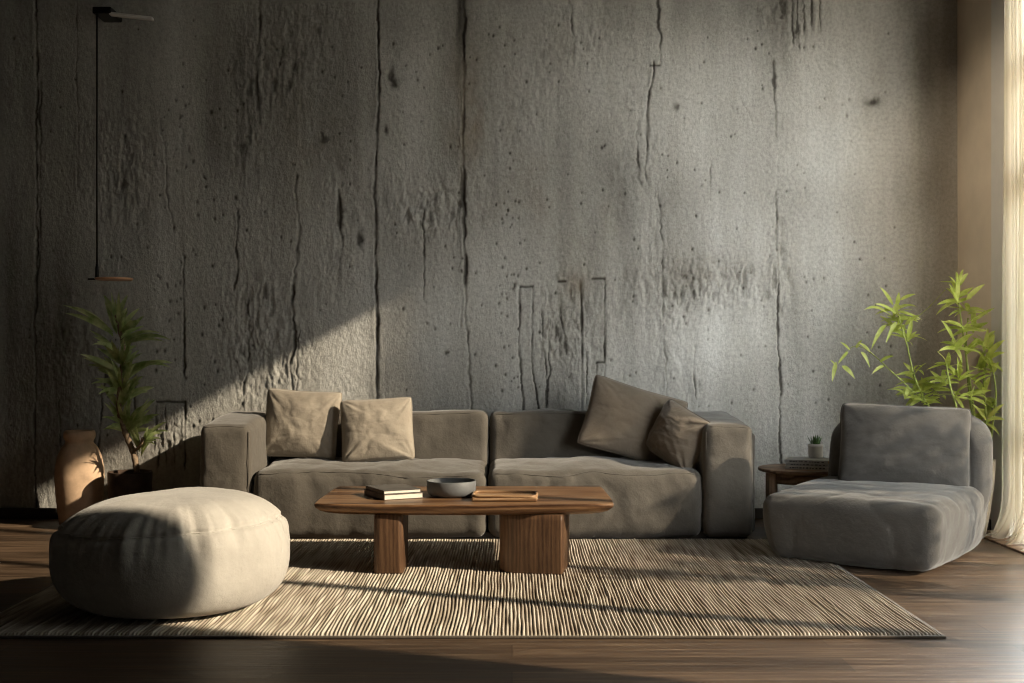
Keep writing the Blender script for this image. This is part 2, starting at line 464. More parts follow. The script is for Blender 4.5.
# ================================================================== ROOM
def build_wall_back():
    st = .0062
    xs = np.arange(LX, RX+st, st); zs = np.arange(0, CEIL+st, st)
    X, Z = np.meshgrid(xs, zs, indexing='ij')
    PX = 512+X*F/WALL_Y; PY = HOR-(Z-CZ)*F/WALL_Y
    h = np.zeros_like(X); dirt = np.zeros_like(X)
    # broad relief and board steps
    h += .006*fbm(X*1.1, Z*.6, 0, 3, 3)
    wob = fbm(0.3, Z*2.5, 0, 4, 9)
    for (sx, a) in ((36, -.004), (183, .003), (298, -.004), (377, .006), (466, -.005), (650, .004), (778, -.004), (925, .003)):
        xc = sx+3*fbm(sx*.1, Z*1.5, 0, 3, int(sx))
        h += a*sstep(-2.5, 2.5, PX-xc)
    # rough, flaked patches
    rough = np.zeros_like(X)
    for (cx, cy, rx, ry, a) in ((115, 160, 38, 70, .9), (75, 350, 45, 60, .5), (250, 150, 26, 120, .7), (262, 345, 42, 62, 1.3), (290, 60, 50, 60, .5),
                                (330, 220, 30, 60, .6), (425, 205, 48, 34, 1.3), (600, 25, 60, 40, .4), (570, 325, 38, 50, 1.15), (640, 170, 26, 70, .9),
                                (700, 283, 72, 26, 1.2), (662, 340, 20, 60, .9), (780, 230, 14, 90, .8), (790, 25, 30, 50, .9), (170, 430, 18, 34, .9), (60, 460, 60, 50, .5),
                                (520, 90, 60, 60, .45), (690, 385, 14, 22, .9), (20, 200, 20, 200, .3), (880, 300, 40, 60, .3)):
        rough += a*np.exp(-((PX-cx)/rx)**2-((PY-cy)/ry)**2)
    rough = np.clip(rough*(1+.9*fbm(X*3.5, Z*2.0, 0, 3, 50)), 0, 1.3)
    rz = fbm(X*20, Z*8.0, 0, 5, 60); ridg = 1-np.abs(rz)*2; r2_ = np.clip(fbm(X*9, Z*3.2, 0, 5, 63)*3, -.5, .5)
    h += rough*(.007*ridg+.009*r2_+.007*fbm(X*44, Z*22, 0, 3, 71))-rough*.003
    h += .002*fbm(X*50, Z*32, 0, 2, 75)*(1-sstep(940, 962, PX))
    dirt += rough*np.clip(-ridg*.6+.1, 0, .35)+rough*.12*np.clip(-r2_, 0, .5)
    # overall trowelled texture
    smooth_ = sstep(940, 962, PX)
    h += (1-smooth_)*.0016*fbm(X*22, Z*9, 0, 4, 80)
    # cracks and joints (pixel polylines of the photograph carried to the wall)
    def crack(pts, w=1.6, d=.012, wob=3.0, seed=1, fr=6., lip=.004, dk=.8):
        nonlocal h, dirt
        ys = np.array([p[1] for p in pts], float); xx = np.array([p[0] for p in pts], float)
        py, z1 = PY[0], Z[0]
        xc = np.interp(py, ys, xx)+wob*.8*fbm(seed*1.7, z1*fr, 0, 4, seed)+.8*fbm(seed*2.3, z1*34, 0, 3, seed+1)
        inr = sstep(ys[0]-3, ys[0]+3, py)*(1-sstep(ys[-1]-6, ys[-1]+4, py))
        wv = w*.72*(1+.5*noise(seed, z1*12, 0, seed+3)); dd = PX-xc
        g_ = np.exp(-(dd/wv)**2)*inr*np.clip(.75+.8*noise(seed+2, z1*10, 0, seed+9), .45, 1.4)
        h -= d*g_; h += .6*lip*np.exp(-((dd+wv*2.2)/(wv*1.6))**2)*inr*np.clip(.5+noise(seed+4, z1*13, 0, seed), 0, 1); dirt += dk*g_*1.1
    crack([(36, -60), (37, 200), (34, 530)], 1.5, .012, 3, 1)
    crack([(40, 80), (39, 270)], 1.2, .007, 4, 2)
    crack([(76, -60), (78, 190)], 1.0, .005, 2, 3, dk=.4)
    crack([(160, 120), (172, 230)], 1.1, .006, 4, 4, dk=.5)
    crack([(183, 255), (184, 385)], 1.2, .010, 2, 5)
    crack([(110, 340), (98, 420), (96, 520)], 1.1, .007, 4, 6, dk=.6)
    crack([(60, 400), (66, 520)], 1., .006, 4, 7, dk=.5)
    crack([(237, 210), (235, 290)], 1.4, .010, 4, 8)
    crack([(257, -60), (259, 130)], 1.5, .009, 5, 9, dk=.5)
    crack([(297, 175), (299, 240), (293, 300), (292, 400)], 1.8, .015, 5, 10, lip=.006)
    crack([(338, 190), (343, 245)], 2.0, .010, 5, 11)
    crack([(377, -60), (379, 110), (375, 170), (376, 300), (378, 420)], 1.7, .016, 2.5, 12, lip=.006)
    crack([(462, -60), (464, 60), (463, 180), (466, 300), (472, 420)], 2.0, .018, 2.0, 13, lip=.007)
    crack([(461, 60), (460, 200), (461, 330)], .9, .006, 3.0, 14, dk=.3)
    crack([(424, 210), (423, 300)], 1.1, .008, 3, 15)
    crack([(570, -60), (572, 60)], 1.5, .007, 5, 16, dk=.5)
    crack([(653, 60), (648, 120), (646, 180)], 1.4, .012, 3, 17)
    crack([(655, -60), (661, 65)], 1.3, .009, 4, 18)
    crack([(636, 120), (640, 185)], 1.7, .011, 5, 19, dk=.6)
    crack([(659, 185), (664, 300), (666, 400)], 1.2, .007, 4, 20, dk=.4)
    crack([(710, 150), (711, 200)], .9, .005, 2, 21, dk=.4)
    crack([(740, 95), (752, 122)], 1.0, .006, 3, 22, dk=.5)
    crack([(774, 60), (777, 140)], 1.8, .010, 4, 23)
    crack([(776, 190), (778, 250), (780, 420), (782, 480)], 1.5, .013, 2.5, 24)
    for q in (792, 797, 803, 811, 820): crack([(q, -60), (q+1, 20+(q*7) % 30)], 1.1, .010, 2, int(q), dk=.7)
    crack([(520, 287), (519, 350), (523, 400), (524, 460)], 1.2, .012, 2, 30)
    crack([(533, 287), (532, 360), (538, 410)], 1.2, .014, 1.5, 31)
    crack([(541, 310), (546, 370), (545, 410)], 1.0, .008, 3, 32)
    crack([(549, 320), (548, 410)], 1.0, .010, 3, 33)
    crack([(562, 305), (565, 345)], 1.4, .009, 4, 34)
    crack([(580, 279), (582, 320), (582, 420)], 1.5, .015, 1.2, 35)
    crack([(587, 350), (587, 410)], 1.0, .008, 1, 36)
    crack([(605, 279), (605, 385)], 1.2, .014, .5, 37)
    crack([(597, 362), (598, 400)], 1.2, .010, 1, 38)
    crack([(694, 345), (695, 400)], 1.0, .008, 3, 39, dk=.5)
    crack([(185, 402), (185, 470)], 1.2, .012, .6, 40)
    crack([(156, 405), (158, 470)], 1.2, .012, 3, 41)
    crack([(165, 405), (166, 465)], .9, .007, 1, 42); crack([(174, 408), (175, 470)], .9, .008, 1, 43)
    crack([(134, 370), (136, 470)], 1.1, .008, 3, 44)
    crack([(300, 330), (296, 400)], 1.2, .007, 5, 45, dk=.4)
    crack([(250, 300), (244, 395)], 1.2, .006, 6, 46, dk=.3)
    # short horizontal joints
    for (x0, x1, yy) in ((520, 533, 287), (592, 605, 279), (156, 185, 402), (596, 604, 363), (650, 660, 66), (558, 566, 281)):
        yc = yy+.8*noise(PX*.15, yy, 0, 5)
        inr = sstep(x0-1.5, x0+.5, PX)*(1-sstep(x1-.5, x1+1.5, PX)); g_ = np.exp(-((PY-yc)/1.2)**2)*inr
        h -= .011*g_; dirt += .7*g_
    # chips
    for (cx, cy, rx, ry, d) in ((391, 77, 3, 9, .014), (395, 84, 3, 4, .012), (340, 215, 3, 12, .009), (870, 103, 7, 4, .010), (876, 101, 4, 5, .012), (386, 130, 2, 5, .009),
                                (179, 117, 2, 3, .009), (189, 150, 1.2, 4, .009), (205, 178, 1.2, 2, .008), (360, 240, 3, 9, .008), (446, 353, 1.6, 2.4, .01), (676, 107, 3, 4, .008),
                                (325, 140, 4, 3, .006), (322, 135, 1.5, 3, .008)):
        g_ = np.exp(-((PX-cx+1.5*noise(X*40, Z*40, 0, 7))/rx)**2-((PY-cy)/ry)**2); h -= d*g_; dirt += .75*g_
    rg = random.Random(5)
    pits = [(rg.gauss(185, 25), rg.uniform(100, 440), rg.uniform(.7, 1.5)) for _ in range(60)]
    pits += [(rg.uniform(390, 900), rg.uniform(20, 420), rg.uniform(.6, 1.2)) for _ in range(210)]
    pits += [(rg.uniform(495, 520), rg.uniform(200, 400), rg.uniform(.7, 1.2)) for _ in range(40)]
    pits += [(rg.uniform(10, 380), rg.uniform(20, 450), rg.uniform(.6, 1.1)) for _ in range(90)]
    for (cx, cy, r_) in pits:
        i0 = int(((cx-6-512)*WALL_Y/F-LX)/st); i1 = i0+int(12*WALL_Y/F/st)+1
        zc = CZ-(cy-HOR)*WALL_Y/F; j0 = int((zc-.05)/st); j1 = j0+17
        if i0 < 0 or j0 < 0: continue
        sl = (slice(i0, i1), slice(j0, j1))
        g_ = np.exp(-((PX[sl]-cx)/r_)**2-((PY[sl]-cy)/(r_*1.5))**2); h[sl] -= .009*g_; dirt[sl] += .7*g_
    # tone: pale and dark cement patches, runs; shade painted at left edge, top right
    tone = .42+.20*fbm(X*1.3, Z*.55, 0, 4, 90)+.10*fbm(X*9, Z*.7, 0, 4, 95)
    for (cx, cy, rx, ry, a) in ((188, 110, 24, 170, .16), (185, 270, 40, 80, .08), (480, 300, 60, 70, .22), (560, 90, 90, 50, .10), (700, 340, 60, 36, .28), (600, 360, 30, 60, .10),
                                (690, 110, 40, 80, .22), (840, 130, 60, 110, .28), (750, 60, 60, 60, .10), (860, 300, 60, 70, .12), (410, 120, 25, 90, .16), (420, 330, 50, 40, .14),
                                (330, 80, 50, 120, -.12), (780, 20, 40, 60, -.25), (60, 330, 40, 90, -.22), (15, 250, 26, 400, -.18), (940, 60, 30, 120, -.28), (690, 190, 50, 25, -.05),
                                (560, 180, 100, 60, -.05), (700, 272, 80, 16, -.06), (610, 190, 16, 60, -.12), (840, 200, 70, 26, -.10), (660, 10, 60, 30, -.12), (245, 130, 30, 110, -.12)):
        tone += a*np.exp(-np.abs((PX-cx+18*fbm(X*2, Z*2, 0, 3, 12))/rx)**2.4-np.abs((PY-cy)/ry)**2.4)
    tone = tone*(1-smooth_)+.40*smooth_
    run = np.exp(-((PX-463)/5.)**2)*(1-sstep(20, 75, PY))*.75+np.exp(-((PX-459)/4)**2)*(1-sstep(60, 150, PY))*.3
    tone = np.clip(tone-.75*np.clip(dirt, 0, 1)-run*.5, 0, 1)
    rust_brown = .5*np.exp(-((PX-475)/28)**2-((PY-120)/60)**2)*np.clip(fbm(X*7, Z*4, 0, 4, 33)+.35, 0, 1)
    rust_brown += .30*np.exp(-((PX-555)/60)**2-((PY-200)/40)**2)*np.clip(fbm(X*6, Z*5, 0, 4, 34)+.3, 0, 1)
    rust_brown += .30*np.exp(-((PX-310)/22)**2-((PY-140)/40)**2)*np.clip(fbm(X*8, Z*5, 0, 4, 35)+.3, 0, 1)
    rust_brown += .4*np.exp(-((PX-577)/12)**2-((PY-283)/14)**2)+.12*np.exp(-((PX-700)/70)**2-((PY-270)/20)**2)+.25*smooth_*0
    rust_brown += .30*sstep(915, 950, PX)  # brown tint over the right edge of the wall
    co = np.stack([X, WALL_Y-h-0*X, Z], -1).reshape(-1, 3)
    nx, nz = X.shape; I = (np.arange(nx-1)[:, None]*nz+np.arange(nz-1)[None, :]).ravel()
    fs = np.stack([I, I+nz, I+nz+1, I+1], 1)
    me = bpy.data.meshes.new('wall_back')
    me.vertices.add(len(co)); me.vertices.foreach_set('co', co.ravel())
    me.loops.add(fs.size); me.loops.foreach_set('vertex_index', fs.ravel().astype(np.int32))
    me.polygons.add(len(fs)); me.polygons.foreach_set('loop_start', np.arange(0, fs.size, 4, dtype=np.int32))
    me.update(calc_edges=True)
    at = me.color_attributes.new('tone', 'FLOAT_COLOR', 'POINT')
    cc = np.stack([tone, np.clip(rust_brown, 0, 1), tone*0, tone*0+1], -1).reshape(-1)
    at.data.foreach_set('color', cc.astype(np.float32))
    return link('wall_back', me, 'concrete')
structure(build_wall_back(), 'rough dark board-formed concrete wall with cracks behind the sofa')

bm = bmesh.new(); box(bm, LX-.3, RX+.3, WALL_Y+.04, WALL_Y+.3, -.02, CEIL+.2); structure(bmo('wall_back_core', bm, 'plaster'))
bm = bmesh.new(); box(bm, LX-.3, RX, -2.2, WALL_Y+.3, -.12, 0); structure(bmo('floor', bm, 'floor'), 'dark glossy wooden plank floor')
bm = bmesh.new(); box(bm, LX-.3, RX+.3, -2.2, WALL_Y+.3, CEIL, CEIL+.15); structure(bmo('ceiling', bm, 'ceiling'))
bm = bmesh.new(); box(bm, LX-.3, LX, -2.2, WALL_Y+.3, 0, CEIL); structure(bmo('wall_left', bm, 'dark_plaster'))
bm = bmesh.new(); box(bm, LX-.3, RX+.3, -2.5, -2.2, 0, CEIL); structure(bmo('wall_front', bm, 'dark_plaster'))
# right wall: pieces around the tall opening Y 3.4-7.41, z 0-3.66
WY0, WY1, WZ = 3.0, 7.41, 3.66
bm = bmesh.new()
box(bm, RX, RX+.25, WY1, WALL_Y+.3, 0, CEIL); box(bm, RX, RX+.25, -2.2, WY0, 0, CEIL); box(bm, RX, RX+.25, WY0, WY1, WZ, CEIL)
structure(bmo('wall_right', bm, 'plaster'), 'warm plaster return wall beside the tall curtained window')
bm = bmesh.new(); box(bm, LX, 2.97, 7.955, 7.985, 0, .07, .004); structure(bmo('baseboard_back', bm, 'base'))
bm = bmesh.new(); box(bm, RX-.012, RX, WY1+.02, WALL_Y-.05, 0, .07, .003); structure(bmo('baseboard_right', bm, 'base'))
# threshold strip and sill under the window
bm = bmesh.new(); box(bm, 2.80, RX, WY0, WY1-.02, -.002, .012, .003); structure(bmo('trim_1', bm, 'oak'), 'low wooden threshold strip along the window')
bm = bmesh.new(); box(bm, RX, RX+.25, WY0, WY1, -.1, .01); structure(bmo('trim_2', bm, 'frame'))
# window frame
win = bpy.data.objects.new('window_1', None); COL.objects.link(win); win.location = (RX+.08, 5.4, 0); structure(win, 'tall floor-to-ceiling window behind a sheer white curtain')
bm = bmesh.new()
box(bm, RX-.012, RX+.20, WY1-.27, WY1, 0, WZ, .004); box(bm, RX-.012, RX+.20, WY0, WY0+.06, 0, WZ, .004); box(bm, RX-.012, RX+.20, WY0, WY1, WZ-.05, WZ, .004)
bmo('window_frame', bm, 'frame', win)
bm = bmesh.new()
for yy in (4.09, 5.03, 6.62): box(bm, RX+.06, RX+.13, yy-.04, yy+.04, 0, WZ, .004)
for zz, hh in ((2.12, .16), (2.78, .10), (.62, .07)): box(bm, RX+.07, RX+.12, 6.6, WY1, zz-hh/2, zz+hh/2, .004)
bmo('mullion', bm, 'frame', win)
bm = bmesh.new(); box(bm, RX+.092, RX+.098, WY0, WY1, .01, WZ-.03); bmo('pane', bm, 'glass', win)
# paving outside
bm = bmesh.new(); box(bm, RX+.25, RX+14, -6, 12, -.2, -.05); structure(bmo('ground_outside', bm, 'ground'))

# ------------------------------------------------------------------ curtain
def curtain():
    nu, nz = 260, 90
    y0, y1 = 6.50, 7.13
    vs, fs = [], []
    for i in range(nu+1):
        u = i/nu
        for j in range(nz+1):
            t = j/nz; z = (CEIL-.06)*(1-t)+.015*t
            gather = 1+.10*math.exp(-((z-.0)/.5)**2)
            y = y0+(y1-y0)*u
            ph = u*math.pi*2*11+.8*math.sin(u*9)
            amp = .020+.007*math.sin(u*23)+.005*math.sin(z*1.3+u*12)
            x = 2.925+amp*math.sin(ph+.15*math.sin(z*2))+.006*math.sin(z*1.1+u*30)
            y += .012*math.cos(ph*2)+.01*math.sin(z*1.7+u*20)
            if z < .28:   # cloth breaks and pools on the floor
                k = (.28-z)/.28
                y = y+.10*k*k*(u-.25); x -= .10*k**2*(0.7+.5*math.sin(u*17))+.02*math.sin(u*60)*k
                z = max(.016+.012*(1+math.sin(u*40)), z*(1-.25*k))
            vs.append((min(x, RX-.02), min(y, 7.4), z))
    for i in range(nu):
        for j in range(nz):
            a = i*(nz+1)+j; fs.append((a, a+1, a+nz+2, a+nz+1))
    return vs, fs
ct = thing('curtain', 'sheer white floor-length curtain hanging at the window and pooling on the floor', 'curtain', (2.92, 6.85, 0))
vs, fs = curtain(); mesh('curtain_cloth', vs, fs, 'voile', ct)
tube('curtain_rail', [(2.92, y, CEIL-.04) for y in (3.3, 5.0, 6.6, 7.12)], .012, 'metal', ct)

# ------------------------------------------------------------------ rug
def rug():
    x0, x1, y0, y1 = -2.17, 1.675, 4.66, 7.02
    pitch = .0150; nr = int((x1-x0)/pitch); per = 6
    xs, ph, rid = [], [], []
    for r_ in range(nr):
        for k in range(per): xs.append(x0+(r_+k/per)*pitch); ph.append(k/per); rid.append(r_)
    xs.append(x1); ph.append(0.0); rid.append(nr)
    xs, ph, rid = map(np.array, (xs, ph, rid))
    ys = np.linspace(y0, y1, 230)
    X, Y = np.meshgrid(xs, ys, indexing='ij'); PH = ph[:, None]+0*Y; RI = rid[:, None]+0*Y
    slub = noise(RI*7.31+.5, Y*5.5, 0, 3); slub2 = noise(RI*3.7+.5, Y*4.0, 0, 8)
    hgt = .009+np.abs(np.sin(math.pi*PH))**.7*(.0095+.003*slub+.0015*slub2)
    xw = X+.005*noise(RI*.12, Y*2.2, 0, 21)+.0022*noise(RI*.9+.5, Y*5, 0, 23)
    edge = np.minimum(np.minimum(X-x0, x1-X), np.minimum(Y-y0, y1-Y)); hgt = hgt*(.35+.65*sstep(0, .02, edge))
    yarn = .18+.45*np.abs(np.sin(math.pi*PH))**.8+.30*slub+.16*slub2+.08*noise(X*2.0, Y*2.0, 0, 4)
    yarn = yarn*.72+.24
    co = np.stack([xw, Y, hgt], -1).reshape(-1, 3); nx, ny = X.shape
    I = (np.arange(nx-1)[:, None]*ny+np.arange(ny-1)[None, :]).ravel()
    f_ = np.stack([I, I+ny, I+ny+1, I+1], 1)
    root = thing('rug', 'large flat ribbed beige and brown woven rug under the coffee table and pouf', 'rug', ((x0+x1)/2, (y0+y1)/2, 0))
    me = bpy.data.meshes.new('pile')
    me.vertices.add(len(co)); me.vertices.foreach_set('co', co.ravel())
    me.loops.add(f_.size); me.loops.foreach_set('vertex_index', f_.ravel().astype(np.int32))
    me.polygons.add(len(f_)); me.polygons.foreach_set('loop_start', np.arange(0, f_.size, 4, dtype=np.int32)); me.update(calc_edges=True)
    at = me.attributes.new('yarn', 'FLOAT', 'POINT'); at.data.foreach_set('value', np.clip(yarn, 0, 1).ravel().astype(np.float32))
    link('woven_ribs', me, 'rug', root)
    bm = bmesh.new()
    t = .010
    box(bm, x0-t, x1+t, y0-t, y0+.004, .001, .011, .003); box(bm, x0-t, x1+t, y1-.004, y1+t, .001, .011, .003)
    box(bm, x0-t, x0+.004, y0, y1, .001, .011, .003); box(bm, x1-.004, x1+t, y0, y1, .001, .011, .003)
    bmo('binding', bm, 'rug_edge', root)
rug()

def edge_line(o, x0, x1, n, key):
    "the line along the top edge of a cushion, taken from its own surface"
    V = np.array([v.co[:] for v in o.data.vertices]); out = []
    for k in range(n+1):
        x = x0+(x1-x0)*k/n; m_ = abs(V[:, 0]-x) < .02; S = V[m_]
        p = S[np.argmax(key(S))]; out.append((x, p[1], p[2]))
    A_ = np.array(out)
    for _ in range(2): A_[1:-1] = (A_[:-2]+A_[1:-1]*2+A_[2:])/4
    return [tuple(q) for q in A_]
# ================================================================== SOFA
SF, SB = 7.08, 7.90
sofa = thing('sofa', 'long low grey-beige modular sofa with thick padded arms against the concrete wall', 'sofa', (-.2, 7.5, 0))
def T_(x, y, z, rx=0, ry=0, rz=0): return Matrix.Translation((x, y, z)) @ Euler(tuple(math.radians(a) for a in (rx, ry, rz))).to_matrix().to_4x4()
def folds(seed, amp=.010, fr=7.0):
    "hanging vertical folds on the front faces of a loose cover"
    base = creases(seed, .006)
    def f(p, n):
        front = np.clip(-n[:, 1], 0, 1)
        w = fbm(p[:, 0]*fr+fbm(p[:, 0]*2, p[:, 2]*2, 0, 2, seed)*1.2, p[:, 2]*1.6, seed, 3, seed+2)
        top = np.clip(n[:, 2], 0, 1)
        w2 = fbm(p[:, 0]*4, p[:, 1]*3, 0, 3, seed+7)
        return base(p, n)+front*amp*w+top*amp*.8*w2
    return f
def arm(x0, x1, seed, nm_label=None):
    w = x1-x0; L = SB-SF
    def warp(p):
        q = p.copy(); q[:, 2] += .035*(p[:, 1]/L+.5)*np.clip(p[:, 2]/.3, 0, 1)   # slight rise to the back
        return q
    a = soft_box('armrest', (w, L, .665), .045, 'sofa', sofa, T_((x0+x1)/2, (SF+SB)/2, .345), .016, (.012, .014, .015), folds(seed, .012, 5), warp)
    zt = .345+.3325-.012
    tube('piping', edge_line(a, x0+.035, x1-.035, 10, lambda S: S[:, 2]-S[:, 1]), .0028, 'sofa', a, 6)
    xi = x1-.012 if x0 < 0 else x0+.012
    tube('piping', [(xi, SF+.012, zt-.03), (xi, SF+.010, .35), (xi, SF+.014, .05)], .0028, 'sofa', a, 6)
    return a
arm(-1.85, -1.545, 11); arm(1.135, 1.425, 12)
for (x0, x1, sd) in ((-1.535, -.152, 21), (-.142, 1.128, 22)):
    w = x1-x0
    def warp(p, w=w):
        q = p.copy(); q[:, 2] += .045*np.clip(p[:, 1]/.56+.5, 0, 1)*np.clip(p[:, 2]/.19+1, 0, 1)*.6
        return q
    s = soft_box('seat_cushion', (w, .60, .385), .055, 'sofa', sofa, T_((x0+x1)/2, SF+.30, .205), .016, (.004, .016, .030), folds(sd, .024, 5), warp)
    pts = edge_line(s, x0+.045, x1-.045, 34, lambda S: S[:, 2]-S[:, 1])
    tube('piping', pts, .003, 'sofa', s, 6)
for (x0, x1, sd) in ((-1.545, -.152, 31), (-.142, 1.135, 32)):
    w = x1-x0
    bk = soft_box('backrest', (w, .27, .70), .05, 'sofa', sofa, T_((x0+x1)/2, SB-.135, .375), .016, (.004, .014, .006), folds(sd, .018, 4.5))
    tube('piping', edge_line(bk, x0+.04, x1-.04, 30, lambda S: S[:, 2]-S[:, 1]), .0028, 'sofa', bk, 6)
bm = bmesh.new(); box(bm, -1.80, 1.40, SF+.05, SB-.04, 0.0, .04, .006)
bmo('plinth', bm, 'base', sofa)
soft_box('cover_skirt', (.045, .55, .60), .02, 'sofa', sofa, T_(1.445, SF+.42, .32), .02, (.004, .0, .0), folds(41, .008, 9))

# ------------------------------------------------------------------ cushions
G = 'loose cushions on the sofa'
pillow('cushion', .50, .445, .17, 'cushion', 'sand square cushion leaning at the left arm of the sofa, partly behind another', T_(-1.325, 7.545, .655, -13, 3, -7), 3, G, .07)
pillow('cushion', .455, .405, .17, 'cushion', 'crumpled sand square cushion overlapping the one by the left sofa arm', T_(-.835, 7.44, .625, -16, -3, 5), 8, G, .05, wam=.007)
pillow('cushion', .64, .47, .20, 'taupe', 'largest taupe cushion, tilted, on the right half of the sofa', T_(.76, 7.53, .665, -12, 17, 3), 14, G, .07, wam=.009)
pillow('cushion', .40, .36, .25, 'taupe', 'small taupe cushion seen edge-on, propped against the right sofa arm', T_(1.02, 7.33, .590, -14, 22, -52), 19, G, .05, wam=.010)

# ================================================================== POUF
def pouf():
    cx, cy, R0, H = -1.47, 5.20, .500, .475
    root = thing('pouf', 'big round cream canvas pouf with a stitched rim on the left of the rug', 'pouf', (cx, cy, 0.017))
    nt_, nz_ = 240, 110
    prof = []
    for j in range(nz_+1):
        a = -math.pi/2+math.pi*j/nz_
        # superellipse: flat base, gently domed top
        ca, sa = math.cos(a), math.sin(a)
        r = R0*abs(ca)**(.36 if sa < 0 else .56); z = abs(sa)**(.85 if sa < 0 else .92)*(1 if sa > 0 else -1)
        prof.append((r, .235+(.250 if z > 0 else .235)*z))
    vs, fs = [], []
    th = np.arange(nt_)/nt_*2*math.pi
    for j, (r, z) in enumerate(prof):
        rr = r/R0
        cs, sn = np.cos(th), np.sin(th)
        zs_ = .362+.010*np.cos(th*2+1)
        d = z-zs_
        k = noise(th*14/ (2*math.pi)*2.0, 0.5, 0, 3)
        pl = np.clip(fbm(cs*6.5, sn*6.5, z*1.2, 3, 12)*1.8, -1, 1)
        plf = np.clip(fbm(cs*13, sn*13, z*2, 2, 19)*1.8, -1, 1)
        top = np.clip(z/.225-.9, 0, 1)
        env = np.exp(-(d/.075)**2)
        disp = .019*pl*np.exp(-(d/.10)**2)+.011*plf*env-.012*np.exp(-(d/.010)**2)+.012*fbm(cs*1.5*rr, sn*1.5*rr, z*3, 3, 5)
        disp += .006*fbm(cs*rr*5+4, sn*rr*5, z*5, 3, 44)*(.4+.6*(z > .3))
        nr_ = np.clip(rr, 0, 1)**2
        R_ = r+disp*(.35+.65*(1-nr_*0))*min(1, rr*2.5)
        dz = .010*fbm(cs*rr*2.2+7, sn*rr*2.2, 1, 3, 45)*(1 if z > .3 else 0)*(1-rr**4)
        # the top sags a little to the left
        dz = dz+(-.020*(cs*rr < 0)*np.abs(cs*rr))*top+.012*top*cs*rr
        for q in range(nt_): vs.append((cx+R_[q]*cs[q], cy+R_[q]*sn[q], .017+z+dz[q]))
    for j in range(nz_):
        for q in range(nt_):
            q2 = (q+1) % nt_; fs.append((j*nt_+q, j*nt_+q2, (j+1)*nt_+q2, (j+1)*nt_+q))
    mesh('canvas_body', vs, fs, 'pouf', root)
    # stitched seam rides in the groove: nearest profile ring
    V = np.array(vs).reshape(nz_+1, nt_, 3); pts = []
    for q in range(nt_):
        zz = .017+.362+.010*math.cos(th[q]*2+1); col = V[40:, q]
        i = int(np.argmin(abs(col[:, 2]-zz))); p = col[i]
        d = Vector((p[0]-cx, p[1]-cy, 0)).normalized(); pts.append(Vector(p)-d*.001)
    ps = [sum((pts[(i+k) % nt_] for k in (-2, -1, 0, 1, 2)), Vector())/5 for i in range(nt_)]
    tube('seam', ps, .0032, 'pouf', root, 6, True)
pouf()

# ================================================================== COFFEE TABLE
def coffee_table():
    root = thing('coffee_table', 'low walnut coffee table with a boat-shaped top and two slab legs on the rug', 'coffee table', (-.24, 6.27, .017))
    zt, zb = .362, .305
    # outline: long straight board with slightly bowed front and pointed-soft ends
    pts = []
    n = 40
    x0, x1, yf, yb = -.99, .515, 5.86, 6.68
    for k in range(n+1):
        t = k/n; pts.append((x0+.012+(x1-x0-.024)*t, yf+.055*(2*t-1)**2+.02*abs(2*t-1)**14))
    for k in range(1, 8):
        t = k/8; pts.append((x1-.004-.012*t, yf+.12+(yb-yf-.14)*t))
    for k in range(n+1):
        t = 1-k/n; pts.append((x0+.02+(x1-x0-.04)*t, yb-.012*(2*t-1)**4))
    for k in range(1, 8):
        t = 1-k/8; pts.append((x0+.004+.012*t, yf+.12+(yb-yf-.14)*t))
    C = Vector(((x0+x1)/2, (yf+yb)/2)); rings = []
    for (z, ins) in ((zt, .006), (zt-.003, .001), (zt-.010, 0), (zt-.022, .006), (zt-.038, .030), (zt-.050, .070), (zb, .11)):
        ring = []
        for (x, y) in pts:
            d = Vector((x, y))-C
            ring.append((C.x+d.x*(1-ins/.75*.9), C.y+d.y*(1-ins/.41*.55), z))
        rings.append(ring)
    vs = [v for r in rings for v in r]; m_ = len(pts); fs = [tuple(range(m_))]
    for i in range(len(rings)-1):
        for k in range(m_):
            k2 = (k+1) % m_; fs.append((i*m_+k, (i+1)*m_+k, (i+1)*m_+k2, i*m_+k2))
    fs.append(tuple((len(rings)-1)*m_+k for k in range(m_))[::-1])
    o = mesh('tabletop', vs, fs, 'table', root, False)
    def slab(cx, cy, w, d, rot, rr):
        ps = []; 
        for (sx, sy) in ((1, -1), (1, 1), (-1, 1), (-1, -1)):
            a0 = {(1, -1): -90, (1, 1): 0, (-1, 1): 90, (-1, -1): 180}[(sx, sy)]
            r_ = rr[0] if sx < 0 else rr[1]
            for k in range(9):
                a = math.radians(a0+90*k/8); ps.append((sx*(w/2-r_)+r_*math.cos(a), sy*(d/2-r_)+r_*math.sin(a)))
        R_ = Matrix.Rotation(math.radians(rot), 2); vs, fs = [], []
        for z in (.018, .022, .28, zb+.004):
            s = .985 if z == .018 else 1
            for p in ps:
                q = R_ @ (Vector(p)*s); vs.append((cx+q.x, cy+q.y, z))
        k_ = len(ps)
        for i in range(3):
            for k in range(k_): fs.append((i*k_+k, i*k_+(k+1) % k_, (i+1)*k_+(k+1) % k_, (i+1)*k_+k))
        fs.append(tuple(range(k_))[::-1]); fs.append(tuple(3*k_+k for k in range(k_)))
        return mesh('leg', vs, fs, 'leg', root, True)
    slab(-.61, 6.08, .145, .34, 0, (.03, .03)); slab(.107, 6.05, .335, .28, -10, (.12, .015))
coffee_table()

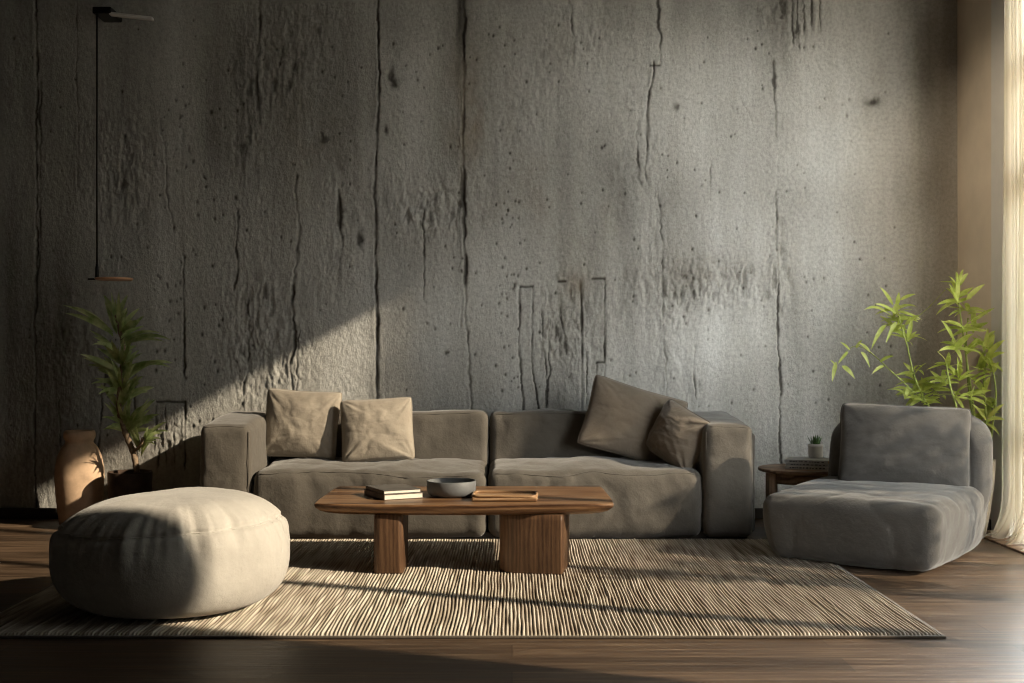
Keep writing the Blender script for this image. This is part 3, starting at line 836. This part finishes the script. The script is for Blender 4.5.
def book(name, cx, cy, z, w, d, t, rot, cover, label, group, cat='book', marks=None, pages='paper'):
    root = thing(name, label, cat, (cx, cy, z), group)
    mt_ = T_(cx, cy, z, 0, 0, rot)
    c = .0025
    bm = bmesh.new()
    box(bm, -w/2, w/2, -d/2, d/2, 0, c, .0008, 1, mt_); box(bm, -w/2, w/2, -d/2, d/2, t-c, t, .0008, 1, mt_)
    box(bm, -w/2-.001, -w/2+c, -d/2, d/2, 0, t, .0008, 1, mt_)
    bmo('cover', bm, cover, root)
    bm = bmesh.new(); box(bm, -w/2+c, w/2-.005, -d/2+.004, d/2-.004, c, t-c, 0, 1, mt_)
    bmo('pages', bm, pages, root)
    return root, mt_
GB = 'books on the coffee table'
book('book', -.613, 6.215, .363, .215, .28, .028, 28, 'cover_brown', 'thicker hardback with cream pages, lower of the two on the coffee table', GB)
book('book', -.615, 6.22, .3915, .205, .265, .018, 27, 'cover_dark', 'thinner dark-covered book, upper of the two on the coffee table', GB)

bowl = lathe('bowl', [(.095, 0), (.108, .002), (.122, .014), (.128, .035), (.1285, .076), (.126, .080), (.1225, .078), (.120, .06), (.116, .025), (.10, .012), (.0, .010)],
             'bowl', None, (-.315, 6.24, .363), 72)
tag(bowl, 'shallow matt grey stoneware bowl on the coffee table', 'bowl')

def tray():
    root = thing('tray', 'small oblong pale wooden tray at the middle of the coffee table', 'tray', (-.05, 6.12, .363))
    bm = bmesh.new(); mt_ = T_(-.035, 6.10, .363, 0, 0, -2)
    box(bm, -.165, .165, -.10, .10, 0, .020, .007, 2, mt_); bmo('tray_base', bm, 'tray', root)
    ring = []
    for (sx, sy, a0) in ((1, -1, -90), (1, 1, 0), (-1, 1, 90), (-1, -1, 180)):
        for k in range(7):
            a = math.radians(a0+15*k); ring.append(mt_ @ Vector((sx*.125+.035*math.cos(a), sy*.06+.035*math.sin(a), .024)))
    tube('rim', ring, .008, 'tray', root, 8, True)
tray()

# ================================================================== JAR
jar = lathe('clay_jar', [(.112, 0), (.122, .006), (.133, .08), (.146, .20), (.152, .30), (.149, .37), (.136, .44), (.112, .495), (.090, .520), (.084, .532), (.090, .545), (.098, .560),
                         (.099, .585), (.094, .600), (.088, .604), (.080, .598), (.076, .575), (.072, .54), (.09, .50), (.125, .40), (.125, .1), (0, .06)],
            'jar', None, (-2.775, 7.70, 0), 72)
tag(jar, 'tall terracotta jar with a collared neck standing on the floor at the left', 'jar')

# ================================================================== LEFT PLANT
def yucca():
    root = thing('potted_yucca', 'dark green yucca on a crooked stem in a low dark pot beside the clay jar', 'potted plant', (-2.39, 7.6, 0))
    D = 7.6
    p0 = P(130, 470, D)
    lathe('pot', [(.10, 0), (.118, .005), (.132, .20), (.138, .345), (.135, .352), (.126, .350), (.122, .33), (.0, .32)], 'darkpot', root, (p0.x, D, 0), 48)
    lathe('soil', [(.121, .31), (.121, .328), (.06, .336), (.0, .338)], 'soil', root, (p0.x, D, 0), 32)
    line = smooth_line([P(137, 474, D), P(134, 455, D), P(125, 432, D-.02), (P(119, 408, D-.02)), P(121, 375, D), P(124, 350, D), P(119, 328, D), P(116, 315, D)])
    vs, fs = tube_geo(line, [.020-.009*i/len(line)+.0025*math.sin(i*2.1) for i in range(len(line))], 12)
    l2 = smooth_line([P(133, 452, D), P(140, 446, D-.05), P(143, 438, D-.08)])
    v2, f2 = tube_geo(l2, [.010]*len(l2), 8); fs += [tuple(q+len(vs) for q in f) for f in f2]; vs += v2
    mesh('stem', vs, fs, 'bark', root)
    vs, fs = [], []; rg = random.Random(4)
    def lf(a, b_, w=.030, arc=.1, dz=0, da=0):
        for q in range(3):
            j = (0, 0) if q == 0 else (rg.uniform(-9, 9), rg.uniform(-7, 7))
            ex = 1.12 if q == 0 else rg.uniform(.75, 1.1)
            tip = (a[0]+(b_[0]-a[0])*ex+j[0], a[1]+(b_[1]-a[1])*ex+j[1])
            leaf(vs, fs, P(a[0], a[1]+q*2, D+da), P(tip[0], tip[1], D+dz+(q-1)*.05), w*.72*rg.uniform(.85, 1.15), arc*rg.uniform(.7, 1.6), .3, 7, Vector((rg.uniform(-.3, .3), -1, rg.uniform(-.1, .7))))
    # leaves read off the photograph
    for (a, b_, w, arc, dz) in (
        ((113, 332), (68, 308), .034, .16, -.05), ((117, 330), (112, 296), .030, .02, .05), ((119, 330), (119, 295), .032, .0, -.05), ((119, 330), (127, 312), .028, .05, -.12),
        ((120, 334), (138, 322), .032, .12, -.1), ((121, 337), (142, 327), .030, .12, .08), ((120, 342), (156, 334), .034, .16, 0), ((122, 345), (160, 342), .032, .2, -.1),
        ((118, 350), (95, 345), .034, .12, -.1), ((119, 352), (96, 338), .034, .08, .05), ((120, 360), (112, 342), .036, .05, -.15), ((121, 365), (124, 340), .040, .0, -.18),
        ((119, 372), (84, 356), .036, .14, -.1), ((119, 374), (90, 366), .034, .12, .08), ((121, 370), (140, 355), .038, .1, -.12), ((122, 374), (165, 368), .036, .2, 0),
        ((123, 378), (158, 363), .036, .14, -.08), ((118, 385), (94, 384), .034, .14, -.08), ((118, 390), (100, 394), .032, .2, -.12), ((121, 388), (112, 362), .040, .0, -.2),
        ((122, 392), (134, 366), .040, .05, -.18), ((124, 395), (142, 378), .036, .1, -.1), ((123, 398), (150, 388), .034, .15, .05), ((121, 405), (130, 384), .036, .05, -.15),
        ((124, 425), (104, 418), .032, .15, -.1), ((124, 426), (106, 405), .034, .1, -.02), ((125, 424), (118, 402), .036, .05, -.15), ((126, 425), (132, 400), .038, .05, -.15),
        ((127, 426), (146, 406), .036, .1, -.1), ((128, 428), (153, 402), .034, .1, 0), ((128, 430), (156, 416), .034, .12, -.06), ((126, 430), (108, 428), .030, .2, -.08),
        ((130, 432), (148, 424), .032, .15, -.12), ((141, 445), (159, 429), .028, .2, -.08), ((142, 446), (160, 435), .026, .25, -.14), ((142, 448), (148, 428), .026, .05, -.12),
        ((140, 448), (133, 432), .026, .1, -.16), ((141, 452), (154, 446), .022, .3, -.1)):
        lf(a, b_, w*1.2, arc, dz, rg.uniform(-.02, .02))
    for _ in range(30):   # leaves on the far side of the crown
        i = rg.randrange(22, len(line)-1); c = line[i]; an = rg.uniform(0, 2*math.pi); L = rg.uniform(.14, .24); e = rg.uniform(.15, .9)
        tip = c+Vector((math.cos(an)*L*math.cos(e)*.8, (abs(math.sin(an)))*L*.75, L*math.sin(e)))
        tip.y = min(tip.y, 7.93)
        leaf(vs, fs, c, tip, .034, .12, .3, 7, Vector((0, -1, .4)))
    mesh('foliage', vs, fs, 'leaf_yucca', root)
yucca()

# ================================================================== WALL LAMP
def wall_lamp():
    D = 7.80
    root = thing('wall_lamp', 'thin dark wall-mounted lamp with a long vertical rod and small disc head', 'lamp', P(97, 278, D))
    a, b_ = P(97, 11, D), P(97, 276, D)
    tube('rod', [a, (a+b_)/2, b_], .006, 'metal', root, 8)
    bm = bmesh.new(); box(bm, a.x-.022, a.x+.10, D-.03, D+.20, a.z-.022, a.z+.022, .008); bmo('wall_bracket', bm, 'metal', root)
    c = P(153, 19, D); s = P(110, 14, D)
    bm = bmesh.new(); mt_ = Matrix.Translation((s+c)/2) @ Matrix.Rotation(math.atan2(-(c.z-s.z), c.x-s.x), 4, 'Y')
    L = (c-s).length
    box(bm, -L/2, L/2, -.025, .025, -.010, .010, .006, 2, mt_); bmo('light_bar', bm, 'steel', root)
    lathe('socket', [(.008, 0), (.012, .01), (.011, .07), (.006, .10)], 'metal', root, (b_.x, D, b_.z-.015), 16)
    d = P(114, 279, D)
    lathe('lamp_disc', [(.02, -.004), (.112, -.008), (.120, -.002), (.120, .004), (.11, .008), (.02, .012)], 'copper', root, (d.x, D, d.z), 48)
    tube('knob', [P(88, 279, D), P(98, 279, D)], .006, 'metal', root, 8)
wall_lamp()

# ================================================================== ARMCHAIR
def chair():
    cx, cy, rot = 1.995, 6.535, -35.0
    root = thing('lounge_chair', 'low armless grey felt lounge chair with a loose back pillow, right of the rug', 'armchair', (cx, cy, .018))
    B = T_(cx, cy, 0, 0, 0, rot)
    W, Dp, H = .92, 1.07, .335
    def warp(p):
        q = p.copy(); t = np.clip((p[:, 2]+H/2)/H, 0, 1)      # narrower at the floor, rounded belly
        s = 1-.09*(1-t)**2.2
        q[:, 0] *= s; q[:, 1] *= s
        q[:, 2] += .025*np.clip(.5+p[:, 1]/Dp, 0, 1)*t
        return q
    base = creases(61, .006, 2.5, 2.5)
    def wr(p, n):
        side = np.clip(n[:, 0], 0, 1)
        ed = np.exp(-((p[:, 2]-H/2)/.12)**2)
        return base(p, n)*1.1+side*.012*fbm(p[:, 1]*6, p[:, 2]*5, 0, 3, 66)+side*ed*.008*fbm(p[:, 1]*16, p[:, 2]*3, 0, 2, 67)
    s = soft_box('seat', (W, Dp, H), .060, 'chair', root, B @ T_(0, 0, H/2+.018), .016, (.035, .018, .030), wr, warp)
    # front right corner piping
    pts = []
    for k in range(15):
        t = k/14; z = .05+.275*t; sc_ = 1-.09*(1-t)**2.2
        pts.append(B @ Vector(((W/2-.022)*sc_, (-Dp/2+.022)*sc_, z)))
    tube('piping', pts, .003, 'chair', s, 6)
    # curved shell backrest
    n, mz = 60, 26
    vs, fs = [], []
    def backpt(u, v, off):
        a = u*1.0                                   # angle, -1..1
        hw = .44; x = .045+hw*math.sin(a*1.35)/math.sin(1.35)*(1-.03*v)
        x *= .86+.14*math.sin(min(1, v/.55)*math.pi/2)
        y = .44-.30*(1-math.cos(a*1.35))*.60+.05*v-.03*(1-min(1, v/.4))*abs(u)
        topz = .80-.20*abs(u)**3.2
        z = .16+(topz-.16)*v
        return Vector((x, y, z)), Vector((math.sin(a*.9), math.cos(a*.9), 0)), topz
    prof = []
    for k in range(28):    # closed cross-section: up the outside, over the top, down the inside
        t = k/27
        if t < .42: prof.append((t/.42*.93, 1.0, 0))
        elif t < .58:
            aa = (t-.42)/.16*math.pi; prof.append((.93+.07*math.sin(aa), math.cos(aa), 0))
        else: prof.append(((1-t)/.42*.93, -1.0, 0))
    for i in range(n+1):
        u = -1+2*i/n; endf = math.sqrt(max(0, 1-abs(u)**9))
        for (v, o_, _) in prof:
            p, d, tz = backpt(u, v, 0)
            th = .075*max(.25, endf)
            q = p+d*o_*th
            q += d*.006*float(fbm(u*3, v*3, o_, 2, 70))
            vs.append(B @ q)
    m_ = len(prof)
    for i in range(n):
        for k in range(m_-1): fs.append((i*m_+k, i*m_+k+1, (i+1)*m_+k+1, (i+1)*m_+k))
        fs.append((i*m_+m_-1, i*m_, (i+1)*m_, (i+1)*m_+m_-1))
    fs.append(tuple(range(m_))[::-1]); fs.append(tuple(n*m_+k for k in range(m_)))
    mesh('backrest', vs, fs, 'chair', root)
    return B
CB = chair()
def chair_pillow():
    C = P(904, 447, 6.68)
    root = pillow('cushion', .71, .48, .24, 'chair', 'plump grey rectangular pillow leaning on the back of the lounge chair', T_(C.x, C.y, C.z, -13, 2, -18), 77, None, .035, wam=.004)
chair_pillow()

# ================================================================== SIDE TABLE with magazines and succulent
def side_table():
    cx, cy, r, z = 1.80, 7.42, .275, .393
    root = thing('side_table', 'small round wooden side table between the sofa and the lounge chair', 'side table', (cx, cy, 0))
    lathe('tabletop', [(r-.02, -.024), (r-.004, -.018), (r, -.010), (r-.002, -.002), (r-.008, 0), (.01, .001)], 'oak', root, (cx, cy, z), 72)
    for a in (200, 340, 80):
        bm = bmesh.new(); ca, sa = math.cos(math.radians(a)), math.sin(math.radians(a))
        box(bm, -.03, .03, -.022, .022, 0, z-.024, .004, 2, T_(cx+ca*(r-.05), cy+sa*(r-.05), 0, 0, 0, a)); bmo('leg', bm, 'oakz', root)
    lathe('apron', [(r-.075, -.09), (r-.072, -.088), (r-.072, -.026), (r-.085, -.026), (r-.085, -.088)], 'oak', root, (cx, cy, z), 64)
    bm = bmesh.new(); box(bm, cx-.19, cx+.19, cy-.085, cy-.06, .13, .16, .003); bmo('stretcher', bm, 'oak', root)
    return cx, cy, z
sx, sy, sz = side_table()
GM = 'magazines on the side table'
zz = sz+.002
specs = ((.29, .21, .021, -21, 'cover_pale', 'bottom magazine of the pale stack on the side table'),
         (.285, .205, .017, -19, 'cover_grey', 'middle magazine of the pale stack on the side table'),
         (.29, .21, .019, -22, 'cover_grey', 'top magazine of the stack, carrying the succulent pot'))
rg = random.Random(3)
for i, (w, d, t, rot, cv, lab) in enumerate(specs):
    root = thing('magazine', lab, 'magazine', (sx+.06, sy-.05, zz), GM); mt_ = T_(sx+.035, sy-.06, zz, 0, 0, rot)
    bm = bmesh.new(); c = .002
    box(bm, -w/2, w/2, -d/2, d/2, 0, c, .0007, 1, mt_); box(bm, -w/2, w/2, -d/2, d/2, t-c, t, .0007, 1, mt_)
    box(bm, -w/2, w/2, -d/2-.0008, -d/2+c, 0, t, .0007, 1, mt_)      # spine faces the room
    bmo('cover', bm, 'cover_grey' if i == 2 else cv, root)
    bm = bmesh.new(); box(bm, -w/2+.003, w/2-.003, -d/2+c, d/2-.003, c, t-c, 0, 1, mt_); bmo('pages', bm, 'paper', root)
    bm = bmesh.new(); x = -w/2+.03
    while x < w/2-.06:
        ww = rg.uniform(.006, .016); box(bm, x, x+ww, -d/2-.0014, -d/2-.0009, t*.32, t*(.55+rg.random()*.15), 0, 1, mt_); x += ww+rg.uniform(.003, .012)
    bmo('spine_print', bm, 'ink', root)
    bm = bmesh.new(); box(bm, w/2-.03, w/2-.012, -d/2-.0014, -d/2-.0009, t*.15, t*.85, 0, 1, mt_); bmo('spine_mark', bm, 'orange', root)
    zz += t+.0006
def succulent():
    c = (sx+.075, sy-.01, zz)
    root = thing('potted_succulent', 'tiny spiky green succulent in a white cup on top of the magazines', 'potted plant', c)
    lathe('pot', [(.036, 0), (.041, .003), (.044, .012), (.045, .070), (.0465, .071), (.0465, .086), (.043, .087), (.042, .076), (0, .074)], 'white', root, c, 40)
    lathe('soil', [(.041, .070), (.041, .077), (0, .080)], 'soil', root, c, 24)
    vs, fs = [], []; r = random.Random(2)
    for k in range(46):
        an = r.uniform(0, 6.28); rr = r.uniform(0, .026); L = r.uniform(.035, .075); tl = r.uniform(.0, .45)
        b_ = Vector((c[0]+rr*math.cos(an), c[1]+rr*math.sin(an), c[2]+.075))
        leaf(vs, fs, b_, b_+Vector((math.cos(an)*L*tl, math.sin(an)*L*tl, L)), .010, 0, .4, 4)
    mesh('foliage', vs, fs, 'grass', root)
succulent()

# ================================================================== RIGHT PLANT (lady palm / bamboo)
def bamboo():
    D = 7.20; pc = (2.70, 7.20)
    root = thing('potted_bamboo', 'tall bright green bamboo in a pale tapered stone pot beside the curtain', 'potted plant', (pc[0], pc[1], 0))
    lathe('pot', [(.125, 0), (.132, .004), (.158, .15), (.180, .32), (.190, .455), (.188, .470), (.180, .472), (.172, .462), (.168, .43), (0, .42)], 'pot', root, (pc[0], pc[1], 0), 64)
    lathe('soil', [(.166, .40), (.166, .432), (0, .438)], 'soil', root, (pc[0], pc[1], 0), 32)
    rg = random.Random(11)
    sv, sf, lv, lfc = [], [], [], []
    def cane(pts, r0=.009, r1=.003):
        ln = smooth_line([P(*p) for p in pts], 8)
        rad = [r0+(r1-r0)*i/len(ln)+(.0016 if i % 8 == 0 else 0) for i in range(len(ln))]
        v, f = tube_geo(ln, rad, 8); sf.extend([tuple(q+len(sv) for q in t) for t in f]); sv.extend(v); return ln
    def lim(v):
        v.x = min(v.x, 2.90); v.y = min(v.y, 7.90); return v
    def whorl(c, n_, L=(.12, .20), up=.35, spread=1.0, bias=(0, 0), w=(.022, .034)):
        for k in range(int(n_*1.5)):
            an = rg.uniform(0, 6.283); l = rg.uniform(*L); e = rg.gauss(up, .35)
            d = Vector((math.cos(an)*math.cos(e)*spread+bias[0], math.sin(an)*math.cos(e)*.7, math.sin(e)+bias[1]))
            b_ = c+Vector((rg.uniform(-.01, .01), rg.uniform(-.01, .01), rg.uniform(-.02, .02)))
            tip = b_+d.normalized()*l+Vector((0, 0, -.25*l*rg.random()))
            leaf(lv, lfc, b_, lim(tip), rg.uniform(*w), rg.uniform(.05, .28), .22, 6, Vector((rg.uniform(-.3, .3), rg.uniform(-1.2, -.1), 1)))
    D1, D2 = 7.20, 7.28
    # right-hand clump
    canes = [
        [(976, 462, D1), (975, 420, D1), (968, 370, D1), (961, 320, D1), (957, 290, D1)],
        [(984, 462, D1-.05), (986, 420, D1-.05), (984, 380, D1-.05), (990, 345, D1-.05)],
        [(988, 462, D1), (992, 430, D1), (996, 395, D1), (992, 365, D1)],
        [(978, 460, D1+.05), (970, 400, D1+.1), (966, 350, D1+.1), (968, 318, D1+.1)],
        [(970, 462, D1-.06), (960, 420, D1-.1), (950, 385, D1-.12), (946, 360, D1-.12)]]
    for c in canes: cane(c)
    spots = [((957, 300), 6, .11), ((958, 285), 4, .1), ((966, 312), 6, .12), ((962, 330), 7, .12), ((974, 330), 5, .12), ((985, 345), 6, .12), ((992, 352), 6, .11), ((955, 348), 6, .12), ((948, 366), 6, .12),
             ((968, 352), 8, .13), ((978, 368), 7, .12), ((992, 372), 6, .11), ((960, 378), 7, .12), ((944, 384), 6, .12), ((985, 392), 6, .11), ((970, 398), 6, .12), ((955, 396), 5, .11),
             ((994, 405), 5, .10), ((988, 415), 7, .09), ((984, 425), 5, .08)]
    for (p, n, L) in spots:
        whorl(P(p[0], p[1], D1+rg.uniform(-.12, .1)), n, (L*.75, L*1.35), .35, 1.0)
    # named blades
    for (a, b_, w, arc) in (((958, 300), (957, 272), .030, 0), ((958, 302), (949, 284), .022, .1), ((966, 300), (985, 284), .030, .1), ((972, 322), (995, 308), .024, .1), ((985, 360), (1005, 340), .034, .2),
                            ((984, 352), (988, 328), .030, 0), ((954, 340), (941, 320), .026, .1), ((990, 358), (1008, 353), .028, .2), ((988, 420), (1008, 420), .026, .2), ((988, 418), (1004, 404), .026, .1),
                            ((986, 424), (1000, 436), .022, .3), ((986, 420), (972, 404), .026, .1), ((990, 364), (1003, 372), .026, .25), ((960, 352), (938, 352), .028, .3)):
        leaf(lv, lfc, P(*a, D1-.08), lim(P(*b_, D1-.14)), w, arc, .25, 7, Vector((0, -1, .6)))
    # middle cane leaning left
    ln = cane([(972, 462, D1), (945, 430, D2), (925, 400, D2), (914, 375, D2), (907, 345, D2), (900, 322, D2), (897, 306, D2)], .008, .0025)
    for (p, n, L) in (((898, 310), 6, .12), ((900, 322), 7, .12), ((896, 330), 5, .11), ((907, 340), 6, .11), ((893, 318), 4, .10), ((914, 372), 5, .11), ((918, 385), 7, .12), ((925, 392), 6, .12),
                      ((912, 392), 6, .11), ((934, 388), 6, .12), ((906, 398), 5, .11), ((940, 398), 5, .11), ((922, 402), 6, .11)):
        whorl(P(p[0], p[1], D2+rg.uniform(-.06, .1)), n, (L*.7, L*1.25), .3)
    for (a, b_, w, arc) in (((893, 305), (880, 287), .026, .1), ((897, 305), (899, 292), .028, 0), ((886, 312), (864, 310), .022, .3), ((886, 325), (871, 350), .026, .25), ((905, 325), (919, 315), .026, .1),
                            ((896, 322), (886, 343), .024, .1), ((908, 338), (912, 318), .028, 0), ((896, 314), (874, 304), .022, .2), ((900, 300), (916, 294), .022, .1)):
        leaf(lv, lfc, P(*a, D2-.08), lim(P(*b_, D2-.12)), w, arc, .25, 7, Vector((0, -1, .6)))
    # far-left twig
    ln = cane([(925, 402, D2), (892, 372, D2), (870, 352, D2), (856, 346, D2), (846, 352, D2), (838, 362, D2)], .004, .0015)
    for (a, b_, w, arc) in (((836, 362), (832, 382), .026, .1), ((842, 366), (855, 379), .030, .2), ((848, 352), (838, 364), .018, .1), ((856, 348), (862, 340), .018, .1), ((861, 352), (870, 368), .022, .3),
                            ((850, 350), (840, 342), .016, .1), ((870, 352), (858, 343), .020, .2), ((880, 362), (894, 356), .020, .2), ((884, 366), (872, 374), .020, .2), ((836, 366), (830, 360), .012, .1)):
        leaf(lv, lfc, P(*a, D2-.02), P(*b_, D2-.05), w, arc, .25, 7, Vector((0, -1, .5)))
    cane([(914, 320, D2), (930, 306, D2), (945, 290, D1)], .002, .0015)
    mesh('cane', sv, sf, 'cane', root); mesh('foliage', lv, lfc, 'leaf_bamboo', root)
bamboo()

# ================================================================== OUTSIDE: unseen shrubs added to dapple the sun
def shrub(x, y, h, w, n, seed, lo=3):
    rg = random.Random(seed)
    root = thing('added_shrub', {2: 'lowest unseen leafy shrub added outside the window, nearest the camera end', 3: 'unseen leafy shrub on bare stems added outside, second from the camera end of the window', 4: 'unseen leafy shrub on bare stems added outside, third from the camera end of the window', 5: 'unseen bushy low shrub added outside the curtained end of the window'}[seed], 'shrub', (x, y, -.05), 'unseen shrubs added to dapple the sun')
    vs, fs = [], []; sv, sf = [], []
    for k in range(9):
        an = rg.uniform(0, 6.28); t = Vector((x+math.cos(an)*w*.7, y+math.sin(an)*w*.7, h*rg.uniform(.7, 1)))
        ln = smooth_line([Vector((x, y, -.05)), Vector((x, y, h*.3))+(t-Vector((x, y, 0)))*.25, t], 5)
        v, f = tube_geo(ln, [.012-.009*i/len(ln) for i in range(len(ln))], 6); sf += [tuple(q+len(sv) for q in g_) for g_ in f]; sv += v
        for i in range(n):
            c = ln[rg.randrange(lo, len(ln))]+Vector((rg.gauss(0, .08), rg.gauss(0, .10), rg.gauss(0, .08)))
            d = Vector((rg.gauss(0, 1), rg.gauss(0, 1), rg.gauss(.2, .6))).normalized()*rg.uniform(.10, .17)
            leaf(vs, fs, c, c+d, .045, .1, .2, 4)
    mesh('branches', sv, sf, 'bark', root); mesh('foliage', vs, fs, 'leaf_out', root)
for (x, y, h, w, n, s_, lo) in ((3.95, 3.8, 1.3, .26, 20, 2, 3), (4.1, 4.75, 1.95, .30, 26, 3, 8), (4.0, 5.65, 1.9, .30, 26, 4, 8), (4.1, 6.5, 1.45, .26, 24, 5, 3)):
    shrub(x, y, h, w, n, s_, lo)

def cypress(x, y, h, r):  # unseen tree added to block the sun at the curtained end
    rg = random.Random(8)
    root = thing('added_cypress', 'tall narrow dark green cypress added far out of view to keep sun off the curtain', 'tree', (x, y, -.1))
    tube('trunk', [(x, y, -.1), (x, y, h*.5), (x, y, h*.97)], [.10, .07, .01], 'bark', root, 10)
    vs, fs = [], []
    for k in range(9000):
        t = rg.random(); z = .5+(h-.5)*t; rr = r*min(1, 6*(1-t))*rg.uniform(.3, 1)
        an = rg.uniform(0, 6.283); c = Vector((x+rr*math.cos(an), y+rr*math.sin(an), z))
        leaf(vs, fs, c, c+Vector((math.cos(an)*.08, math.sin(an)*.08, .24)), .09, 0, .2, 3)
    mesh('foliage', vs, fs, 'leaf_out', root)
cypress(8.97, 4.66, 8.2, .40)

# ================================================================== LIGHT, WORLD, CAMERA
sun = bpy.data.lights.new('sun', 'SUN'); sun.energy = 8.4; sun.angle = math.radians(.9); sun.color = (1, .83, .63)
so = bpy.data.objects.new('sun', sun); COL.objects.link(so)
so.rotation_euler = Vector((-1, .39, -.545)).to_track_quat('-Z', 'Y').to_euler()
so.location = (8, 3, 5)

# unseen warm fill lamp added under the ceiling to lighten the window corner
sp_pos, sp_aim = Vector((.95, 5.1, 3.78)), Vector((3.15, 7.75, 1.95))
spd = (sp_aim-sp_pos).normalized()
cl = thing('added_corner_spot', 'unseen fill lamp added under the ceiling to lighten the window corner', 'added fill light', (sp_pos.x, sp_pos.y, CEIL))
tube('stem', [sp_pos-spd*.03, (sp_pos.x, sp_pos.y, CEIL+.005)], .008, 'metal', cl, 8)
vs, fs = tube_geo([sp_pos-spd*.07, sp_pos-spd*.065, sp_pos-spd*.003], [.03, .045, .045], 20); mesh('added_lamp_head', vs, fs, 'metal', cl)
sl = bpy.data.lights.new('corner_fill_light', 'SPOT'); sl.energy = 300; sl.spot_size = math.radians(36); sl.spot_blend = 1; sl.shadow_soft_size = .06; sl.color = (1, .86, .66)
slo = bpy.data.objects.new('corner_fill_light', sl); COL.objects.link(slo); slo.location = sp_pos+spd*.08
slo.rotation_euler = spd.to_track_quat('-Z', 'Y').to_euler()

w = bpy.data.worlds.new('World'); sc.world = w; w.use_nodes = True
nt = w.node_tree; nt.nodes.clear()
tc = nt.nodes.new('ShaderNodeTexCoord'); sp = nt.nodes.new('ShaderNodeSeparateXYZ'); nt.links.new(tc.outputs['Generated'], sp.inputs[0])
rp = ramp(nt, sp.outputs['Z'], [(0, (.55, .52, .47)), (.12, (.88, .88, .86)), (.6, (.74, .80, .88))])
# brighter sky on the sun's side, and glow added beyond the curtain to brighten it
def rng(a, b_, c, d):
    q = nt.nodes.new('ShaderNodeMapRange'); nt.links.new(sp.outputs['Y'], q.inputs['Value'])
    for k_, v_ in (('From Min', a), ('From Max', b_), ('To Min', c), ('To Max', d)): q.inputs[k_].default_value = v_
    return q.outputs[0]
ad = nt.nodes.new('ShaderNodeMath'); ad.operation = 'ADD'
nt.links.new(rng(-.55, -.95, .35, 8.0), ad.inputs[0]); nt.links.new(rng(.45, .85, 0, 17.0), ad.inputs[1])
mv = nt.nodes.new('ShaderNodeMath'); mv.operation = 'MULTIPLY'; mv.inputs[1].default_value = 4.2; nt.links.new(ad.outputs[0], mv.inputs[0])
bg = nt.nodes.new('ShaderNodeBackground'); nt.links.new(mv.outputs[0], bg.inputs['Strength'])
nt.links.new(rp.outputs[0], bg.inputs['Color']); wo = nt.nodes.new('ShaderNodeOutputWorld'); nt.links.new(bg.outputs[0], wo.inputs['Surface'])

pl = bpy.data.lights.new('window_portal', 'AREA'); pl.shape = 'RECTANGLE'; pl.size = WY1-WY0; pl.size_y = WZ
pl.cycles.is_portal = True
po = bpy.data.objects.new('window_portal', pl); COL.objects.link(po)
po.matrix_world = Matrix(((0, 0, 1, RX+.24), (1, 0, 0, (WY0+WY1)/2), (0, 1, 0, WZ/2), (0, 0, 0, 1)))

cam = bpy.data.cameras.new('camera'); cam.sensor_width = 36; cam.lens = 36*F/1024; cam.shift_y = 8.5/1024; cam.clip_end = 100
co = bpy.data.objects.new('camera', cam); COL.objects.link(co); co.location = (0, 0, CZ); co.rotation_euler = (math.pi/2, 0, 0)
sc.camera = co

sc.view_settings.view_transform = 'Standard'; sc.view_settings.look = 'None'; sc.view_settings.gamma = 1
sc.view_settings.use_curve_mapping = False; sc.view_settings.exposure = -0.3
sc.cycles.max_bounces = 8; sc.cycles.transparent_max_bounces = 12; sc.cycles.volume_bounces = 0
sc.cycles.use_denoising = True
sc.cycles.pixel_filter_type = 'BLACKMAN_HARRIS'; sc.cycles.filter_width = 1.1
sc.cycles.sample_clamp_indirect = 6
